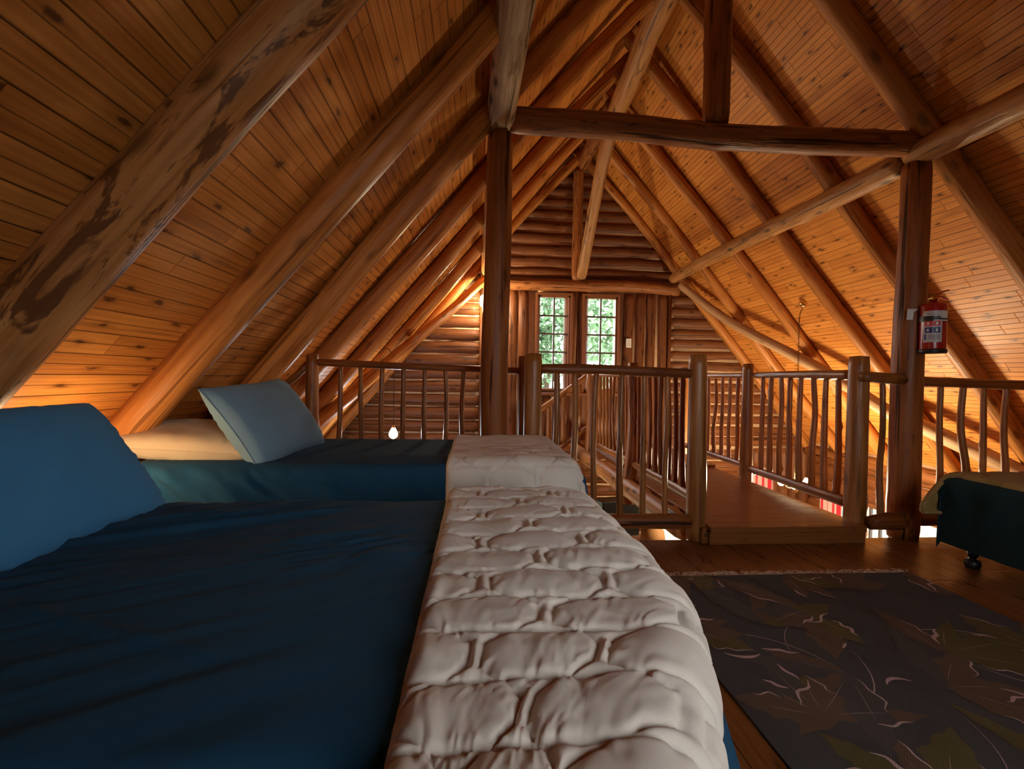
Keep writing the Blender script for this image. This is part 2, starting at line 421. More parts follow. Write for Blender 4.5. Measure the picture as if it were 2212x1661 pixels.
# ------------------------------------------------------------------ roof geometry
TT = 1.2                                             # roof slope
XL, XR, XC = .13, 2.94, 1.535
ZB = EYE+1.82                                        # board surface over the purlins
def zboard(x): return ZB+TT*(x-XL) if x < XC else ZB-TT*(x-XR)
ZRC = EYE+1.717                                      # rafter centre line over the purlins
def zraf(x): return ZRC+TT*(x-XL) if x < XC else ZRC-TT*(x-XR)
GY = 7.0                                             # inner face of the far gable
LOWZ = -2.60                                         # lower storey floor

def roof_side(name, x_e, label):
    zr = zboard(XC-1e-6) if x_e < XC else zboard(XC+1e-6)
    ze = zboard(x_e)
    th = .06; s = -1 if x_e < XC else 1
    nrm = np.array([s*TT, 0, 1.0]); nrm /= np.linalg.norm(nrm)
    y0, y1 = -2.2, 7.6
    L = math.hypot(x_e-XC, ze-zr)
    ny = 2
    q = [np.array([XC, y0, zr]), np.array([XC, y1, zr]), np.array([x_e, y1, ze]), np.array([x_e, y0, ze])]
    V = np.array(q+[p+nrm*th for p in q])
    A = np.array([(y0, 0, 0), (y1, 0, 0), (y1, L, 0), (y0, L, 0)]*2, float)+np.array([3.1 if s < 0 else 50.3, .02 if s < 0 else 10.05, 0])
    F = [[0, 1, 2, 3], [4, 7, 6, 5], [0, 4, 5, 1], [1, 5, 6, 2], [2, 6, 7, 3], [3, 7, 4, 0]]
    if s > 0: F = [f[::-1] for f in F]
    return tag(mesh(name, V, F, M['ceil'], smooth=False, attr=A), label, 'ceiling', kind='structure')
roof_side('ceiling', -2.30, 'sloping left side of the varnished pine board ceiling')
roof_side('ceiling', 5.37, 'sloping right side of the varnished pine board ceiling')

# rafters
rng = random.Random(5)
LR = [(.45, .078), (1.33, .088), (2.20, .078), (3.00, .076), (3.81, .074), (4.78, .074), (5.80, .072), (6.88, .068)]
RR = [(.42, .076), (1.27, .076), (2.11, .076), (2.96, .080), (3.80, .076), (4.66, .072), (5.50, .072), (6.33, .070), (7.00, .068)]
ordn = ['', 'thick knotty peeled rafter nearest the camera on the left slope, with dark scarred bark patches',
        'smooth orange rafter running down behind the big blue pillow on the left slope',
        'left rafter whose foot comes down behind the grey-blue pillow',
        'left rafter running down just left of the thin railing corner post',
        'left rafter passing over the second baluster bay of the left railing',
        'left rafter above the thin diagonal brace log, next to last before the gable',
        'left rafter lying against the log gable wall']
ordr = ['', '', '', 'nearest right rafter, crossing the purlin at the top of the right log post',
        'right rafter that meets the roof boards just left of the fire extinguisher post',
        'right rafter between the brass ceiling hook and the fire extinguisher post',
        'right rafter passing just left of the brass ceiling hook',
        'right rafter last but one before the gable, lit yellow',
        'dark right slope rafter lying on the gable wall']
def rafter(side, i, Y, r):
    sd = 100*(side > 0)+i
    xe = -2.2 if side < 0 else 5.27
    top = XC+(.10 if side < 0 else -.10)
    xs = [top, XC+side*.9, XC+side*1.9, XC+side*2.8, xe]
    g = random.Random(sd)
    P = []
    for k, x in enumerate(xs):
        zz = (ZRC+TT*(x-XL)) if side < 0 else (ZRC-TT*(x-XR))
        w = g.uniform(-.018, .018)
        P.append((x, Y+g.uniform(-.022, .022), zz+w+( -(r-.075))))
    mat = M['rafter_rough'] if (side < 0 and i == 1) else M['rafter']
    P[0] = (P[0][0]-side*0.0, P[0][1], P[0][2]-.13)
    lab = (ordn[i] if side < 0 else ordr[i]) or ('log rafter on the %s slope, the %s one behind the frame edge' % ('left' if side < 0 else 'right', ['nearest', 'middle', 'further'][i]))
    o = logobj('rafter', P, (r*.9, r*1.06) if side < 0 else (r*.88, r*1.06), mat, seed=sd+3, rough=.07 if (side < 0 and i == 1) else .035, knots=8, seg=28, step=.05, nub=.16)
    tag(o, lab, 'rafter', 'log rafters under the board ceiling')
for i, (Y, r) in enumerate(LR):
    if i == 0: continue
    rafter(-1, i, Y, r)
for i, (Y, r) in enumerate(RR):
    if i < 3 and i != 2: continue
    rafter(1, i, Y, r)

# ridge, purlins, posts, truss
tag(logobj('ridge_beam', [(1.46, .8, 4.10), (1.47, 3.6, 4.13), (1.50, 4.6, 4.06), (1.54, 5.55, 4.02)], (.10, .105), M['purlin'], seed=21, rough=.09, knots=10, nub=.3), 'thick knotty ridge beam log at the peak of the roof, its end showing above the cross beam', 'beam')
tag(logobj('ridge_beam', [(1.53, 5.4, 4.22), (1.53, 7.15, 4.20)], .09, M['beam'], seed=22), 'dark far length of ridge log running into the gable peak', 'beam')
tag(logobj('purlin', [(.155, .9, 2.66), (.145, 2.2, 2.66), (.128, 3.07, 2.665)], (.082, .086), M['weathered'], seed=31, rough=.06, knots=9, nub=.22), 'weathered grey-brown purlin log resting on top of the left log post', 'beam')
tag(logobj('purlin', [(.125, 3.08, 2.62), (.12, 7.1, 2.54)], .07, M['purlin'], seed=32, knots=6), 'far purlin log hidden behind the left log post, reaching the gable', 'beam')
tag(logobj('purlin', [(2.95, .7, 2.605), (2.96, 2.0, 2.60), (2.945, 3.03, 2.60)], (.086, .088), M['purlin'], seed=33, rough=.05, knots=8, nub=.25), 'near right purlin log coming toward the camera from the top of the right log post', 'beam')
tag(logobj('purlin', [(2.93, 3.06, 2.575), (2.95, 4.2, 2.585), (2.93, 5.6, 2.59), (2.925, 6.9, 2.56)], (.088, .074), M['purlin'], seed=34, rough=.05, knots=12, nub=.3), 'long knotty right purlin log running from the right log post to the gable wall', 'beam')
tag(logobj('log_post', [(.135, 3.0, -.0), (.115, 3.0, 1.0), (.13, 3.0, 1.9), (.13, 3.0, 2.575)], (.088, .080), M['post'], seed=41, rough=.03, knots=6, seg=28, nub=.08), 'tall dark red-brown log post on the left behind the far bed, carrying the weathered purlin', 'post')
tag(logobj('log_post', [(2.925, 3.0, 0), (2.925, 3.0, 1.2), (2.945, 3.0, 2.0), (2.95, 3.0, 2.53)], (.092, .084), M['post'], seed=42, rough=.04, knots=7, seg=28, nub=.10), 'tall cracked log post on the right that carries the fire extinguisher', 'post')
tag(logobj('cross_beam', [(.19, 3.0, 2.672), (.9, 3.0, 2.665), (1.5, 3.0, 2.640), (2.2, 3.0, 2.645), (2.91, 3.0, 2.662)], (.080, .080), M['beam'], seed=43, rough=.06, knots=8, seg=26, nub=.2), 'horizontal dark log cross beam tying the two tall log posts together', 'beam')
tag(logobj('king_post', [(1.535, 3.0, 2.72), (1.545, 3.0, 4.0)], (.082, .086), M['post'], seed=44, rough=.03, knots=4, seg=26), 'short upright log standing on the middle of the cross beam up to the ridge', 'post')
tag(logobj('brace', [(1.52, 6.86, 2.53), (1.53, 6.3, 3.2), (1.52, 5.85, 3.62), (1.52, 5.45, 3.93)], (.075, .080), M['purlin'], seed=45, rough=.05, knots=7, nub=.22), 'slanting reddish log prop rising from the gable tie beam to the ridge beam', 'beam')
tag(logobj('brace', [(.10, 6.80, 2.44), (-.35, 6.35, 1.92), (-.93, 5.50, 1.26), (-1.46, 4.76, .64), (-1.95, 4.1, .08)], (.060, .072), M['rafter'], seed=46, rough=.06, knots=9, nub=.3), 'thin diagonal brace log under the left rafters, with a cord looped over it', 'beam')
tag(logobj('brace', [(3.02, 6.86, 2.46), (3.50, 6.35, 1.88), (4.06, 5.30, 1.20), (4.42, 4.74, .74), (4.53, 4.51, .63), (4.80, 3.95, .33), (5.08, 3.4, .02)], (.058, .080), M['pale'], seed=47, rough=.04, knots=7, nub=.2), 'long pale curved brace log running diagonally under the right rafters', 'beam')

# ------------------------------------------------------------------ walls
def wall_logs(mb, axis, a0, a1, c0, c1, fix, r, pitch, holes, seed, vertical=False, clip=None):
    """rows of logs in the wall plane. axis 'x': wall at y=fix (log centre), a = x range, c = z range"""
    k = 0
    lo, hi = (c0, c1) if not vertical else (a0, a1)
    n = max(1, int(round((hi-lo)/pitch))); p = (hi-lo)/n
    for i in range(n):
        m_ = lo+p*(i+.5); g = random.Random(seed+i); rr = p*.56*g.uniform(.97, 1.05)
        s0, s1 = (a0, a1) if not vertical else (c0, c1)
        if clip:
            s0, s1 = max(s0, clip(m_+p*.35)[0]), min(s1, clip(m_+p*.35)[1])
            if s1-s0 < .15: continue
        segs = [(s0, s1)]
        for (ha0, ha1, hc0, hc1) in holes:
            l0, l1, t0, t1 = (hc0, hc1, ha0, ha1) if not vertical else (ha0, ha1, hc0, hc1)
            if l0+.02 < m_ < l1-.02:
                ns = []
                for (u0, u1) in segs:
                    if t1 <= u0 or t0 >= u1: ns.append((u0, u1))
                    else:
                        if t0-u0 > .04: ns.append((u0, t0))
                        if u1-t1 > .04: ns.append((t1, u1))
                segs = ns
        for (u0, u1) in segs:
            j1, j2 = g.uniform(-.008, .008), g.uniform(-.008, .008)
            if vertical: A_, B_ = (m_+j1, u0), (m_+j2, u1)
            else: A_, B_ = (u0, m_+j1), (u1, m_+j2)
            if axis == 'x': P = [(A_[0], fix, A_[1]), (B_[0], fix, B_[1])]
            else: P = [(fix, A_[0], A_[1]), (fix, B_[0], B_[1])]
            V, F, A = log(P, rr, seed=seed+i*3+int(u0*10), rough=.05, knots=3, seg=14, step=.11, wig=.006, nub=.12)
            mb.add(V, F, A, 0)
def backing(mb, axis, a0, a1, c0, c1, f0, f1, holes, m=1):
    """wall core with rectangular holes"""
    As = sorted(set([a0, a1]+[h[0] for h in holes]+[h[1] for h in holes])); As = [q for q in As if a0 <= q <= a1]
    for i in range(len(As)-1):
        p, q = As[i], As[i+1]
        cuts = sorted([(h[2], h[3]) for h in holes if h[0] < (p+q)/2 < h[1]])
        z = c0
        for (u, v) in cuts+[(c1, c1)]:
            if u-z > 1e-4:
                if axis == 'x': mb.box(p, q, f0, f1, z, u, m)
                else: mb.box(f0, f1, p, q, z, u, m)
            z = max(z, v)
def gclip(z):
    """x range under the roof at height z"""
    return ((z-ZB)/TT+XL+.02, XR-(z-ZB)/TT-.02)
TIEZ = 2.43
W1 = (.905, 1.395, .86, 2.275); W2 = (1.61, 2.11, .86, 2.275)
WA = (-.15, .75, -1.9, -.45); WB = (2.75, 3.70, -2.2, -1.05)
mb = MB()
wall_logs(mb, 'x', -2.3, .07, 0.02, 2.34, 7.09, .09, .19, [], 300, clip=gclip)
wall_logs(mb, 'x', 2.925, 5.3, 0.02, 2.34, 7.09, .09, .17, [], 330, clip=gclip)
wall_logs(mb, 'x', -.5, 3.6, 2.52, 4.45, 7.09, .09, .178, [], 360, clip=gclip)
wall_logs(mb, 'x', .085, 2.91, -.05, 2.34, 7.085, .09, .178, [(W1[0]-.07, W1[1]+.02, W1[2]-.08, 2.4), (W2[0]-.02, W2[1]+.08, W2[2]-.08, 2.4)], 390, vertical=True)
wall_logs(mb, 'x', -2.3, 4.15, LOWZ, .0, 7.09, .09, .18, [WA, WB], 420)
wall_logs(mb, 'x', 4.15, 5.25, LOWZ, .0, 7.07, .09, .15, [(4.15, 4.62, -2.2, -.3)], 440, vertical=True)
H1 = [W1, W2]
backing(mb, 'x', .0, 3.0, 0, 2.5, 7.028, 7.2, H1)
backing(mb, 'x', -2.3, 5.3, LOWZ, 0, 7.03, 7.2, [WA, WB, (4.18, 4.6, -2.2, -.33)])
# triangular cores
def prism(mb, pts, y0, y1, m=1):
    n = len(pts); V = [(x, y0, z) for x, z in pts]+[(x, y1, z) for x, z in pts]
    F = [list(range(n)), list(range(2*n-1, n-1, -1))]+[[i, i+n, (i+1) % n+n, (i+1) % n] for i in range(n)]
    mb.add(V, F, None, m)
prism(mb, [(-2.28, 0), (0, 0), (0, zboard(0))], 7.028, 7.2)
prism(mb, [(3.0, 0), (5.34, 0), (3.0, zboard(3.0))], 7.028, 7.2)
prism(mb, [(0, 2.5), (3.0, 2.5), (3.0, zboard(3.0)), (XC, zboard(XC)), (0, zboard(0))], 7.028, 7.2)
# square corner trims between the log bays
mb.box(.045, .085, 6.96, 7.1, .0, 2.36, 2, ax=2); mb.box(2.905, 2.94, 6.96, 7.1, .0, 2.36, 2, ax=2)
tag(mb.build('wall_far', [M['walllog'], M['chink'], M['walllog']], smooth=True), 'far gable wall of stacked logs with upright logs around the windows', 'wall', kind='structure')

mb = MB()
WC = (5.40, 6.06, -1.75, -.58); WD = (4.60, 5.30, -2.0, -.56)
wall_logs(mb, 'y', -2.0, 7.1, -.56, .02, 5.29, .09, .19, [], 500)
wall_logs(mb, 'y', -2.0, 7.05, LOWZ, -.56, 5.29, .09, .19, [WC, WD, (6.2, 6.62, -1.9, -.6)], 520)
backing(mb, 'y', -2.2, 7.2, LOWZ, .1, 5.24, 5.42, [WC, WD, (6.2, 6.62, -1.9, -.6)])
tag(mb.build('wall_right', [M['walllog'], M['chink']], smooth=True), 'low log wall on the right below the eaves, going down to the lower storey', 'wall', kind='structure')
mb = MB()
wall_logs(mb, 'y', -2.0, 7.1, LOWZ, .02, -2.29, .09, .24, [], 540)
mb.box(-2.42, -2.24, -2.2, 7.2, LOWZ, .05, 1)
tag(mb.build('wall_left', [M['walllog'], M['chink']], smooth=True), 'low log wall on the left below the eaves', 'wall', kind='structure')
mb = MB()
backing(mb, 'x', -2.4, 5.4, LOWZ, 0, BY-.1, BY+.1, [], 0)
prism(mb, [(-2.28, 0), (BACKWIN[0], 0), (BACKWIN[0], zboard(BACKWIN[0]))], BY-.1, BY+.1, 0)
prism(mb, [(BACKWIN[1], 0), (5.34, 0), (BACKWIN[1], zboard(BACKWIN[1]))], BY-.1, BY+.1, 0)
mb.box(BACKWIN[0], BACKWIN[1], BY-.1, BY+.1, 0, BACKWIN[2], 0)
prism(mb, [(BACKWIN[0], BACKWIN[3]), (BACKWIN[1], BACKWIN[3]), (BACKWIN[1], zboard(BACKWIN[1])), (XC, zboard(XC)), (BACKWIN[0], zboard(BACKWIN[0]))], BY-.1, BY+.1, 0)
tag(mb.build('wall_back', [M['walllog']]), 'near gable wall behind the camera with one low window', 'wall', kind='structure')
# wall plates under the eaves
tag(logobj('wall_plate', [(5.20, -1.9, -.02), (5.20, 7.0, -.02)], .085, M['rail_dark'], seed=51, knots=10), 'dark log wall plate along the foot of the right roof slope', 'beam')

# gable logs: tie beam, rafters lying on the wall, king post
tag(logobj('tie_beam', [(.0, 6.99, 2.425), (.8, 6.99, 2.425), (1.6, 6.98, 2.43), (2.4, 6.98, 2.44), (3.05, 6.99, 2.40)], (.085, .085), M['beam'], seed=61, rough=.05, knots=6), 'long horizontal log across the gable just above the twin windows', 'beam')
tag(logobj('gable_post', [(1.47, 6.97, 2.5), (1.48, 6.97, 4.15)], .075, M['beam'], seed=62), 'dark upright log in the middle of the gable above the tie beam', 'post')

# ------------------------------------------------------------------ windows
def sash_window(idx, x0, x1, z0, z1, y, cols, rows, label, sill=True, axis='x', fw=.03):
    root = empty('window_%d' % idx, ((x0+x1)/2, y, z0) if axis == 'x' else (y, (x0+x1)/2, z0))
    tag(root, label, 'window', kind='structure')
    def bx(mb, a, b, d0, d1, c, d, m=0):
        if axis == 'x': mb.box(a, b, y+d0, y+d1, c, d, m, ax=2)
        else: mb.box(y+d0, y+d1, a, b, c, d, m, ax=2)
    fr = MB()
    for (a, b, c, d) in ((x0, x0+fw, z0, z1), (x1-fw, x1, z0, z1), (x0, x1, z0, z0+fw), (x0, x1, z1-fw, z1)): bx(fr, a, b, -.02, .06, c, d)
    # casing on the wall
    cw = .035
    for (a, b, c, d) in ((x0-cw, x0, z0-cw, z1+cw), (x1, x1+cw, z0-cw, z1+cw), (x0, x1, z1, z1+cw)): bx(fr, a, b, -.045, .02, c, d)
    bevel(fr.build('window_frame', M['frame'], root), .003)
    mu = MB()
    for i in range(1, cols):
        xx = x0+fw+(x1-x0-2*fw)*i/cols; bx(mu, xx-.012, xx+.012, 0, .035, z0+fw, z1-fw)
    for j in range(1, rows):
        zz = z0+fw+(z1-z0-2*fw)*j/rows; bx(mu, x0+fw, x1-fw, .002, .033, zz-.012, zz+.012)
    if cols > 1 or rows > 1: mu.build('muntin_grid', M['muntin'], root)
    gl = MB(); bx(gl, x0+fw, x1-fw, .016, .020, z0+fw, z1-fw); gl.build('glass_pane', M['glass'], root)
    if sill:
        s = MB(); bx(s, x0-.06, x1+.06, -.09, .03, z0-.075, z0-.035) if axis == 'x' else bx(s, x0-.05, x1+.05, -.07, .03, z0-.07, z0-.03)
        bevel(s.build('window_sill', M['frame'], root), .004)
    return root
sash_window(1, *W1, 7.0, 2, 5, 'left one of the twin tall gable windows with small panes')
sash_window(2, *W2, 7.0, 2, 5, 'right one of the twin tall gable windows with small panes')
sash_window(3, *WA, 7.05, 3, 3, 'lower storey window in the gable, hidden behind the far bed')
sash_window(4, *WB, 7.05, 2, 2, 'bright lower storey gable window seen under the railing left of the bridge')
sash_window(5, *WC, 5.26, 4, 1, 'bright lower storey window seen between the two right posts', axis='y')
sash_window(6, *WD, 5.26, 1, 2, 'wide bright lower storey window seen just left of the right bed', axis='y')
sash_window(7, *BACKWIN, BY, 3, 2, 'low window in the gable behind the camera')

# ------------------------------------------------------------------ floors
mb = MB()
def slab(mb, x0, x1, y0, y1, z0, z1, m=0, swap=False, off=0):
    V = np.array([(x, y, z) for x in (x0, x1) for y in (y0, y1) for z in (z0, z1)], float)
    F = [[0, 1, 3, 2], [4, 6, 7, 5], [0, 4, 5, 1], [2, 3, 7, 6], [0, 2, 6, 4], [1, 5, 7, 3]]
    A = V[:, [0, 1, 2]] if swap else V[:, [1, 0, 2]]
    A = A.copy(); A[:, 0] += V[:, 2]*.0+off; A[:, 1] += V[:, 2]*.7+off*.37
    mb.add(V, F, A, m)
slab(mb, -2.3, 5.25, -2.0, 2.985, -.05, 0, off=20)
slab(mb, -2.3, .42, 2.985, 3.60, -.05, 0, off=20)
tag(mb.build('floor', M['floor']), 'dark varnished plank floor of the loft', 'floor', kind='structure')
mb = MB(); mb.box(-2.3, 5.25, -2.0, 2.96, -.22, -.052, 0); mb.box(-2.3, .38, 2.96, 3.55, -.22, -.052, 0)
tag(mb.build('trim_1', M['plaster']), 'boarded underside and edge of the loft floor', 'trim', kind='structure')
mb = MB(); slab(mb, -2.4, 5.4, -2.2, 7.2, LOWZ-.1, LOWZ)
tag(mb.build('floor', M['ground']), 'plank floor of the lower storey', 'floor', kind='structure')

# ------------------------------------------------------------------ railings
CAMV = (0, 0, EYE)
def px_ray(x, y):
    a, b_ = x-1106.0, y-830.5
    X = a*math.cos(ROLL)+b_*math.sin(ROLL); Y = b_*math.cos(ROLL)-a*math.sin(ROLL)
    d = _F+_R*(X/CAM_F)-_U*(Y/CAM_F)
    return d/d.y
def X_at(px, Y, py=900): return px_ray(px, py).x*Y
def Y_at(px, X, py=900): return X/px_ray(px, py).x
def railing(label, base):
    return tag(empty('railing', base), label, 'railing')
def stick(root, P0, P1, r, seed, wig=.014, mat='rail'):
    q = random.Random(seed*13+5); wig *= q.choice((.25, .5, .9, 1.3)); r = (r[0]*q.uniform(.9, 1.15), r[1]*q.uniform(.9, 1.1)) if isinstance(r, tuple) else r
    return logobj('baluster', [P0, P1], r, M[mat], root, seed=seed, wig=wig, rough=.06, knots=4, seg=12, step=.035, nub=.55)
# centre
R1 = railing('log railing in front of the stair opening, from beside the left post to the bridge', (.9, 3.0, 0))
logobj('railing_post', [(.365, 3.0, 0), (.365, 3.0, 1.20)], (.062, .056), M['rail'], R1, seed=601, rough=.02, knots=4, seg=22, nub=.1)
logobj('railing_post', [(1.465, 3.0, 0), (1.452, 3.0, 1.215)], (.066, .056), M['rail'], R1, seed=602, rough=.02, knots=4, seg=22, nub=.1)
logobj('handrail', [(.40, 3.0, 1.105), (.8, 3.0, 1.108), (1.1, 3.0, 1.10), (1.42, 3.0, 1.088)], (.032, .030), M['rail_dark'], R1, seed=603, rough=.05, knots=6, seg=16, nub=.2)
logobj('bottom_rail', [(.40, 3.0, .13), (1.42, 3.0, .118)], (.045, .050), M['rail_dark'], R1, seed=604, rough=.05, knots=4, seg=16, nub=.15)
for i, p in enumerate((1203, 1242, 1288, 1343, 1391, 1440)):
    x = X_at(p, 3.0, 900)
    stick(R1, (x, 3.0, .15), (x-.004, 3.0, 1.09), (.021, .018), 610+i, wig=.016, mat='rail')
# right of the bridge
R2 = railing('short log railing between the bridge post and the right tall log post', (2.7, 3.0, 0))
logobj('railing_post', [(2.572, 3.0, 0), (2.578, 3.0, 1.225)], (.068, .060), M['rail'], R2, seed=620, rough=.03, knots=5, seg=22, nub=.2)
logobj('handrail', [(2.535, 2.925, 1.09), (2.86, 2.96, 1.075)], (.034, .038), M['rail'], R2, seed=621, rough=.03, knots=2, seg=16)
logobj('bottom_rail', [(2.60, 2.91, .125), (2.70, 2.92, .13), (2.88, 2.97, .115)], (.046, .060), M['rail_dark'], R2, seed=622, rough=.03, knots=2, seg=18)
stick(R2, (X_at(1902, 2.97, 1100), 2.97, .15), (X_at(1906, 2.97, 840), 2.97, 1.06), (.020, .017), 625, wig=.02)
R3 = railing('log railing running right from the tall log post, partly behind the right bed', (3.6, 3.0, 0))
logobj('handrail', [(3.0, 3.0, 1.065), (3.5, 3.0, 1.055), (4.2, 3.0, 1.04)], (.034, .034), M['rail_dark'], R3, seed=630, rough=.06, knots=6, seg=16, nub=.2)
logobj('bottom_rail', [(3.0, 3.0, .12), (4.9, 3.0, .12)], (.045, .045), M['rail_dark'], R3, seed=631, rough=.05, knots=4, seg=16)
for i, p in enumerate((2032, 2081, 2125, 2175, 2228, 2275, 2325)):
    x = X_at(p, 3.0, 930)
    stick(R3, (x+.003, 3.0, .14), (x-.01, 3.0, 1.05), (.022, .019), 640+i, wig=.016)
# left
YL = 3.5
R4 = railing('thin log railing behind the far bed, left of the tall log post', (-.4, YL, 0))
xp = X_at(674, YL, 850)
logobj('railing_post', [(xp, YL, 0), (xp, YL, 1.19)], (.048, .044), M['rail'], R4, seed=650, rough=.03, knots=4, seg=18)
logobj('railing_post', [(.36, YL, 0), (.355, YL, 1.205)], (.045, .042), M['rail_dark'], R4, seed=651, rough=.03, knots=4, seg=18)
logobj('handrail', [(xp+.02, YL, 1.135), (-.6, YL, 1.118), (.34, YL, 1.095)], (.026, .026), M['rail_dark'], R4, seed=652, rough=.05, knots=5, seg=14)
logobj('bottom_rail', [(xp, YL, .13), (.34, YL, .13)], .035, M['rail_dark'], R4, seed=653, seg=14)
for i, p in enumerate((735, 778, 825, 871, 917, 961, 1001)):
    x = X_at(p, YL, 870)
    stick(R4, (x-.005, YL, .15), (x, YL, 1.11), (.019, .017), 660+i, wig=.013)
logobj('sloping_rail', [(xp-.02, YL, 1.12), (-1.50, YL, .84)], (.024, .024), M['rail'], R4, seed=655, seg=12)
stick(R4, (-1.40, YL, .10), (-1.385, YL, .93), .018, 668)
# bridge, left side
R5 = railing('long log railing along the left side of the bridge, with closely set crooked balusters', (1.5, 4.5, .12))
logobj('railing_post', [(1.45, 4.37, -.13), (1.495, 4.37, .5), (1.485, 4.37, 1.20)], (.066, .052), M['rail'], R5, seed=670, rough=.04, knots=6, seg=22, nub=.15)
logobj('railing_post', [(1.47, 5.96, -.12), (1.49, 5.98, .4), (1.485, 5.98, 1.21)], (.072, .062), M['rail'], R5, seed=671, rough=.06, knots=8, seg=22, nub=.3)
logobj('handrail', [(1.49, 3.05, 1.10), (1.49, 4.37, 1.10)], (.034, .032), M['rail'], R5, seed=672, rough=.04, knots=5, seg=14, nub=.3)
logobj('handrail', [(1.49, 4.37, 1.10), (1.49, 6.0, 1.10)], (.034, .032), M['rail'], R5, seed=673, rough=.04, knots=5, seg=14, nub=.3)
logobj('bottom_rail', [(1.50, 3.05, .245), (1.50, 4.33, .25)], (.042, .036), M['rail'], R5, seed=674, rough=.05, knots=4, seg=14, nub=.2)
logobj('bottom_rail', [(1.50, 4.40, .25), (1.50, 6.0, .23)], (.040, .034), M['rail'], R5, seed=675, rough=.05, knots=4, seg=14, nub=.2)
for i in range(9):
    y = 3.16+i*.132
    stick(R5, (1.50, y, .26), (1.49, y+.01, 1.09), (.022, .018), 680+i, wig=.016)
for i in range(10):
    y = 4.55+i*.142
    stick(R5, (1.50, y, .26), (1.49, y+.01, 1.09), (.022, .018), 700+i, wig=.016)
# bridge, right side
R6 = railing('log railing along the right side of the bridge, its glossy rails lit from behind', (2.6, 4.4, .12))
logobj('railing_post', [(2.60, 4.34, -.10), (2.60, 4.34, 1.21)], (.060, .050), M['rail'], R6, seed=720, rough=.025, knots=4, seg=22, nub=.1)
logobj('railing_post', [(2.60, 5.72, -.10), (2.60, 5.72, 1.20)], (.055, .050), M['rail'], R6, seed=721, rough=.03, knots=4, seg=20, nub=.1)
logobj('handrail', [(2.585, 3.05, 1.10), (2.60, 3.7, 1.105), (2.625, 4.27, 1.10)], (.036, .030), M['rail'], R6, seed=722, rough=.04, knots=6, seg=16, nub=.3)
logobj('handrail', [(2.60, 4.36, 1.10), (2.60, 5.9, 1.095)], (.028, .028), M['rail'], R6, seed=723, rough=.04, knots=5, seg=14, nub=.3)
logobj('bottom_rail', [(2.60, 3.06, .215), (2.60, 4.27, .22)], (.042, .034), M['rail'], R6, seed=724, rough=.05, knots=4, seg=16, nub=.2)
logobj('bottom_rail', [(2.60, 4.36, .235), (2.60, 5.9, .24)], (.032, .030), M['rail'], R6, seed=725, rough=.06, knots=4, seg=14, nub=.2)
for i, p in enumerate((1647, 1665, 1686, 1706, 1729, 1756, 1783, 1810)):
    y = Y_at(p, 2.60, 920)
    stick(R6, (2.60, y, .23), (2.60, y+.006, 1.09), (.024, .019), 730+i, wig=.018)
for i in range(9):
    y = 4.50+i*.148
    stick(R6, (2.60, y, .24), (2.60, y+.006, 1.09), (.022, .018), 750+i, wig=.014)
# stair railing by the gable
R7 = railing('sloping stair railing going down to the left in front of the gable windows', (1.1, 6.2, .1))
logobj('handrail', [(1.50, 6.2, 1.09), (1.2, 6.2, .87), (.60, 6.2, .43)], (.040, .040), M['rail'], R7, seed=770, rough=.05, knots=4, seg=14)
logobj('bottom_rail', [(1.50, 6.2, .40), (.60, 6.2, -.30)], (.030, .030), M['rail'], R7, seed=771, rough=.04, seg=12)
for i, x in enumerate((1.36, 1.17, .97, .78)):
    z = 1.09-(1.50-x)*.733
    stick(R7, (x, 6.2, z-.66), (x, 6.2, z-.02), (.036, .032), 775+i, wig=.008)

# bridge
B = tag(empty('footbridge', (2.03, 3.9, 0)), 'raised plank bridge leading from the loft floor toward the gable', 'bridge')
mb = MB(); slab(mb, 1.50, 2.555, 2.87, 4.90, .075, .118, swap=True, off=3)
bevel(mb.build('deck', M['deck'], B), .006)
mb = MB(); slab(mb, 1.50, 2.555, 2.885, 2.925, .0, .075, swap=True, off=7)
bevel(mb.build('step_board', M['deck'], B), .004)
mb = MB(); mb.box(1.455, 1.498, 2.90, 3.0, .0, .10, ax=1); bevel(mb.build('wedge_block', M['rail_dark'], B), .008)
mb = MB(); slab(mb, 1.52, 2.58, 4.86, 6.75, .10, .145, swap=True, off=13)
bevel(mb.build('landing_deck', M['deck'], B), .006)
mb = MB(); slab(mb, .95, 1.52, 5.95, 6.75, .04, .075, swap=True, off=17)
bevel(mb.build('landing_board', M['deck'], B), .006)
for s, x in ((0, 1.43), (1, 2.54)):
    logobj('side_beam', [(x, 3.10, .035-.05*s), (x, 4.2, .03-.04*s), (x, 5.4, .03-.04*s), (x, 6.9, .03-.04*s)], (.082-.03*s, .082-.03*s), M['purlin'], B, seed=800+s, rough=.03, knots=6, seg=24)

# stairs down
S = tag(empty('staircase', (.6, 6.5, LOWZ)), 'wooden stairs going down along the gable below the twin windows', 'stairs')
for k in range(9):
    mb = MB(); mb.box(.95-.27*(k+1), .95-.27*k+.03, 6.24, 6.85, .04-.22*(k+1)-.035, .04-.22*(k+1), ax=1)
    mb.build('tread', M['deck'], S)
for y in (6.22, 6.86):
    V = [(.97, y-.02, .06), (.97, y+.02, .06), (-1.55, y-.02, -2.0), (-1.55, y+.02, -2.0)]
    V = V+[(a, b, c-.22) for a, b, c in V]
    mesh('stringer', V, [[0, 1, 3, 2], [4, 6, 7, 5], [0, 4, 5, 1], [2, 3, 7, 6], [0, 2, 6, 4], [1, 5, 7, 3]], M['frame'], S, False)

